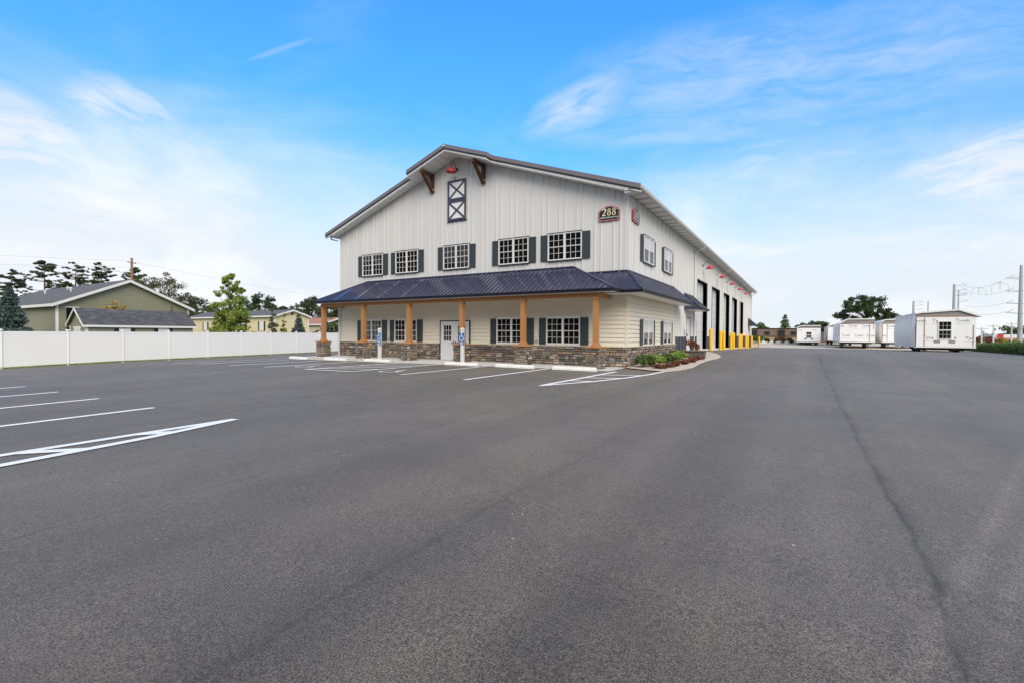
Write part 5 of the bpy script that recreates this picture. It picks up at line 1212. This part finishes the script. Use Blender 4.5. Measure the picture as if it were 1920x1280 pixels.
for i, (x, y, w, h, m) in enumerate(((-3.6, 91, 1.6, 1.5, 'dark'), (-1.6, 91, 1.8, 1.7, 'mid'), (.2, 90, 1.0, 1.2, 'dark'), (1.6, 91, .9, 1.3, 'brown'), (3.0, 91, 1.0, 1.6, 'brown'), (4.4, 91.2, .9, 1.2, 'dark'))):
    shrub('nursery_shrub', x, y, w, h, m, 'small nursery shrub by the white barrier blocks, %s from the left' % ['first', 'second', 'third', 'fourth', 'fifth', 'sixth'][i], 'nursery shrubs in the yard', 700, .11)
C2 = thing('shipping_container', (11, 112, -.4), 'brown storage container between the two modular homes in the distance', 'container')
MB().box(8.6, 12.4, 112, 118, -.4, 2.2).build('body', M['brick_brown'], C2)
for k in range(14): MB().box(8.65+k*.27, 8.75+k*.27, 111.95, 112, -.3, 2.1).build('corrugation', M['brick_brown'], C2)
# storefront beyond the hedge
Q = thing('storefront', (55, 160, -1.2), 'low red and white storefront beyond the hedge at the right edge', 'shop')
MB().box(51, 64, 160, 168, -1.2, 1.55).build('wall', M['pink'], Q); MB().box(50.7, 64.3, 159.6, 168, 1.05, 1.9).build('fascia', M['trim_white'], Q); MB().box(50.7, 64.3, 159.5, 159.6, .55, 1.02).build('stripe', M['pink'], Q)
MB().box(51.2, 53.4, 159.7, 160, -.9, .1).build('window', M['trim_white'], Q); MB().box(51.5, 52.6, 159.3, 159.6, 1.05, 1.9).build('sign_panel', M['red'], Q)
link('lettering', text_mesh('7', 1.9, .02, .03), M['sign_white'], Q, (54.9-55, 159.45-160, -.85+1.2), (math.pi/2, 0, 0))
for i, (x, y, w, h, m) in enumerate(((37.6, 116, 2.4, 1.9, 'brown'), (39.4, 117, 2.6, 2.0, 'brown'), (41.6, 118, 2.2, 1.6, 'gold'), (44.0, 121, 2.4, 1.3, 'gold'))):
    shrub('verge_shrub', x, y, w, h, m, '%s shrub beyond the clipped hedge, %s from the left' % ('russet' if m == 'brown' else 'golden', ['first', 'second', 'third', 'fourth'][i]), 'coloured shrubs beyond the hedge', 900, .13)

# ------------------------------------------------------------------ poles and wires
P = thing('utility_pole', (-65.6, 6.5, zf), 'brown wooden utility pole with street lamp arm behind the sage green house', 'utility pole')
MB().tube([(-65.6, 6.5, zf), (-65.6, 6.5, 10.6)], [.19, .13], 10).build('pole', M['pole_wood'], P)
pa = Vector((-65.6, 6.5, 8.3)); la = Vector((-.47, -.88, 0))
MB().tube([pa, pa+la*.6+Vector((0, 0, .35)), pa+la*1.5+Vector((0, 0, .55)), pa+la*2.4+Vector((0, 0, .55))], .035, 6).build('lamp_arm', M['steel'], P)
MB().tube([pa+la*2.3+Vector((0, 0, .56)), pa+la*2.6+Vector((0, 0, .60)), pa+la*3.0+Vector((0, 0, .55))], [.05, .11, .06], 8).build('lamp_head', M['steel'], P)
MB().tube([(-65.2, 5.9, 10.0), (-66.0, 7.1, 10.0)], .05, 6).build('cross_arm', M['pole_wood'], P)
for k in (-.5, .5): MB().lathe([(.04, 0), (.06, .05), (.03, .14)], (-65.6-.66*k, 6.5+1.0*k, 10.03), 8).build('insulator', M['steel'], P)
def wire(a, b, sag, label, r=.010):
    a, b = Vector(a), Vector(b); pts = [a.lerp(b, t)+Vector((0, 0, -4*sag*t*(1-t))) for t in [i/14 for i in range(15)]]
    o = MB().tube(pts, r, 4, False).build('power_line', M['steel']); return tag(o, label, 'wire', 'power lines')
wire((-65.3, 6.0, 10.15), (-95, -60, 11), 1.0, 'upper power line running left from the wooden utility pole'); wire((-65.6, 6.5, 9.4), (-95, -60, 9.6), 1.2, 'lower power line running left from the wooden utility pole')
wire((-65.9, 7.0, 10.15), (-60, 60, 6.0), .8, 'power line falling to the right from the wooden utility pole towards the white building')
def pylon(x, y, zb, h, r, arms, side, label, alen=3.2):
    T = thing('steel_pylon', (x, y, zb), label, 'pylon', 'steel transmission pylons')
    MB().tube([(x, y, zb), (x, y, zb+h)], [r, r*.55], 12).build('shaft', M['steel'], T)
    for z in arms:
        e = Vector((x+side*alen*.8, y-alen*.25, zb+z)); MB().tube([(x, y, zb+z-.15), e], [.10, .05], 6).build('cross_arm', M['steel'], T)
        MB().tube([e, e+Vector((-side*alen*.38, 0, .75))], [.05, .07], 6).build('insulator', M['steel'], T)
    MB().lathe([(r*1.15, h*.21), (r*1.15, h*.225)], (x, y, zb), 12).build('flange', M['steel'], T)
    return T
pylon(49, 134.8, -.6, 18.3, .50, (15.3, 12.4, 9.6, 7.4), -1, 'tall grey steel pylon at the right edge of the picture')
pylon(52, 207, -.8, 20.5, .62, (20.0, 18.4, 16.5), 1, 'thick grey steel pylon above the nearest wrapped modular home', 4)
pylon(54.6, 214, -.8, 18.8, .34, (17.5, 14.8), 1, 'thinner steel pylon just right of the thick one', 3)
pylon(57.4, 316, -.8, 21, .75, (20.4, 18.6, 16.4), 1, 'distant steel pylon left of the nearest wrapped modular home roof', 5)
pylon(59.4, 292, -.8, 19.5, .40, (), 1, 'thin distant mast between the two pylons')
pylon(62, 520, -.8, 20.0, .6, (19,), 1, 'faint farthest mast right of the big tree', 4); pylon(52, 470, -.8, 21.0, .7, (20, 17), 1, 'faint far pylon right of the big tree', 5)
def wood_pole(x, y, h, label):
    T = thing('utility_pole', (x, y, -.5), label, 'utility pole', 'small wooden poles beyond the hedge')
    MB().tube([(x, y, -.5), (x, y, h)], [.15, .10], 8).build('pole', M['concrete'], T); MB().box(x-.9, x+.9, y-.05, y+.05, h-.35, h-.25).build('cross_arm', M['steel'], T)
    MB().lathe([(.14, 0), (.14, .5)], (x+.25, y, h-1.2), 8).build('transformer', M['steel'], T)
for x, y, h, t in ((35.1, 102.8, 2.8+.3, 'left'), (37.0, 104, 3.6, 'middle'), (39.9, 105.7, 4.0, 'right')): wood_pole(x, y, h, '%s of three small pale poles beyond the hedge' % t)
for i, (z0, z1, sg, t) in enumerate(((14.9, 19, 3.2, 'topmost'), (12.0, 17.4, 3.0, 'second'), (9.2, 12.0, 1.6, 'third'), (7.0, 9.5, 1.5, 'lowest'))):
    wire((46.5, 134, z0), (54.8, 206, z1), sg*.45, '%s sagging wire between the right pylon and the thick one' % t, .028)
    wire((46.5, 134, z0), (46, 20, z0+1), 3, '%s wire running out of the picture from the right pylon' % t, .03); 
def wire_arch(x, y, z, s, label):
    T = thing('wire_arch', (x, y, z), label, 'cable arch', 'arched cable hangers')
    MB().tube([(x-s, y, z-s*1.0)]+[(x-math.cos(a)*s, y, z+math.sin(a)*s*.75) for a in [math.pi*i/12 for i in range(13)]]+[(x+s, y, z-s*1.0)], .032, 5, False).build('hoop', M['steel'], T)
    MB().tube([(x, y, z+s*.9), (x, y, z-s*.4)], .06, 5).build('hanger', M['steel'], T); MB().tube([(x-.35*s, y, z+s*.75), (x+.35*s, y, z+s*.75)], .06, 5).build('cross_piece', M['steel'], T)
wire_arch(48.4, 146.2, 13.6, 1.55, 'thin arched cable hanger on the wires, right one'); wire_arch(50.1, 170.7, 14.3, 1.6, 'thin arched cable hanger on the wires, left one')

# loose pale grit scattered on the lot
mb = MB(); r2 = random.Random(3)
spots = [(1.6, -16.1), (2.2, -18.45), (4.4, -16.55), (4.46, -17.05), (-7.0, -10.2), (6.9, -9.0), (5.2, -12.5), (9.5, -11.0)]
for k in range(90):
    if k < 40: cx, cy = spots[k % 8]; x, y = cx+r2.gauss(0, .10), cy+r2.gauss(0, .10)
    else: x, y = r2.uniform(-8, 14), r2.uniform(-18, -2)
    s = r2.uniform(.004, .011); z = gz(x, y)+.001; n = len(mb.v); a = r2.random()*6.28
    mb.v += [(x+math.cos(a+i*2.09)*s, y+math.sin(a+i*2.09)*s*r2.uniform(.6, 1), z) for i in range(3)]+[(x, y, z+s*.7)]; mb.f += [(n, n+1, n+3), (n+1, n+2, n+3), (n+2, n, n+3)]
tag(mb.build('loose_grit', M['concrete']), 'tiny pale stone chips scattered on the asphalt', 'grit', kind='stuff')
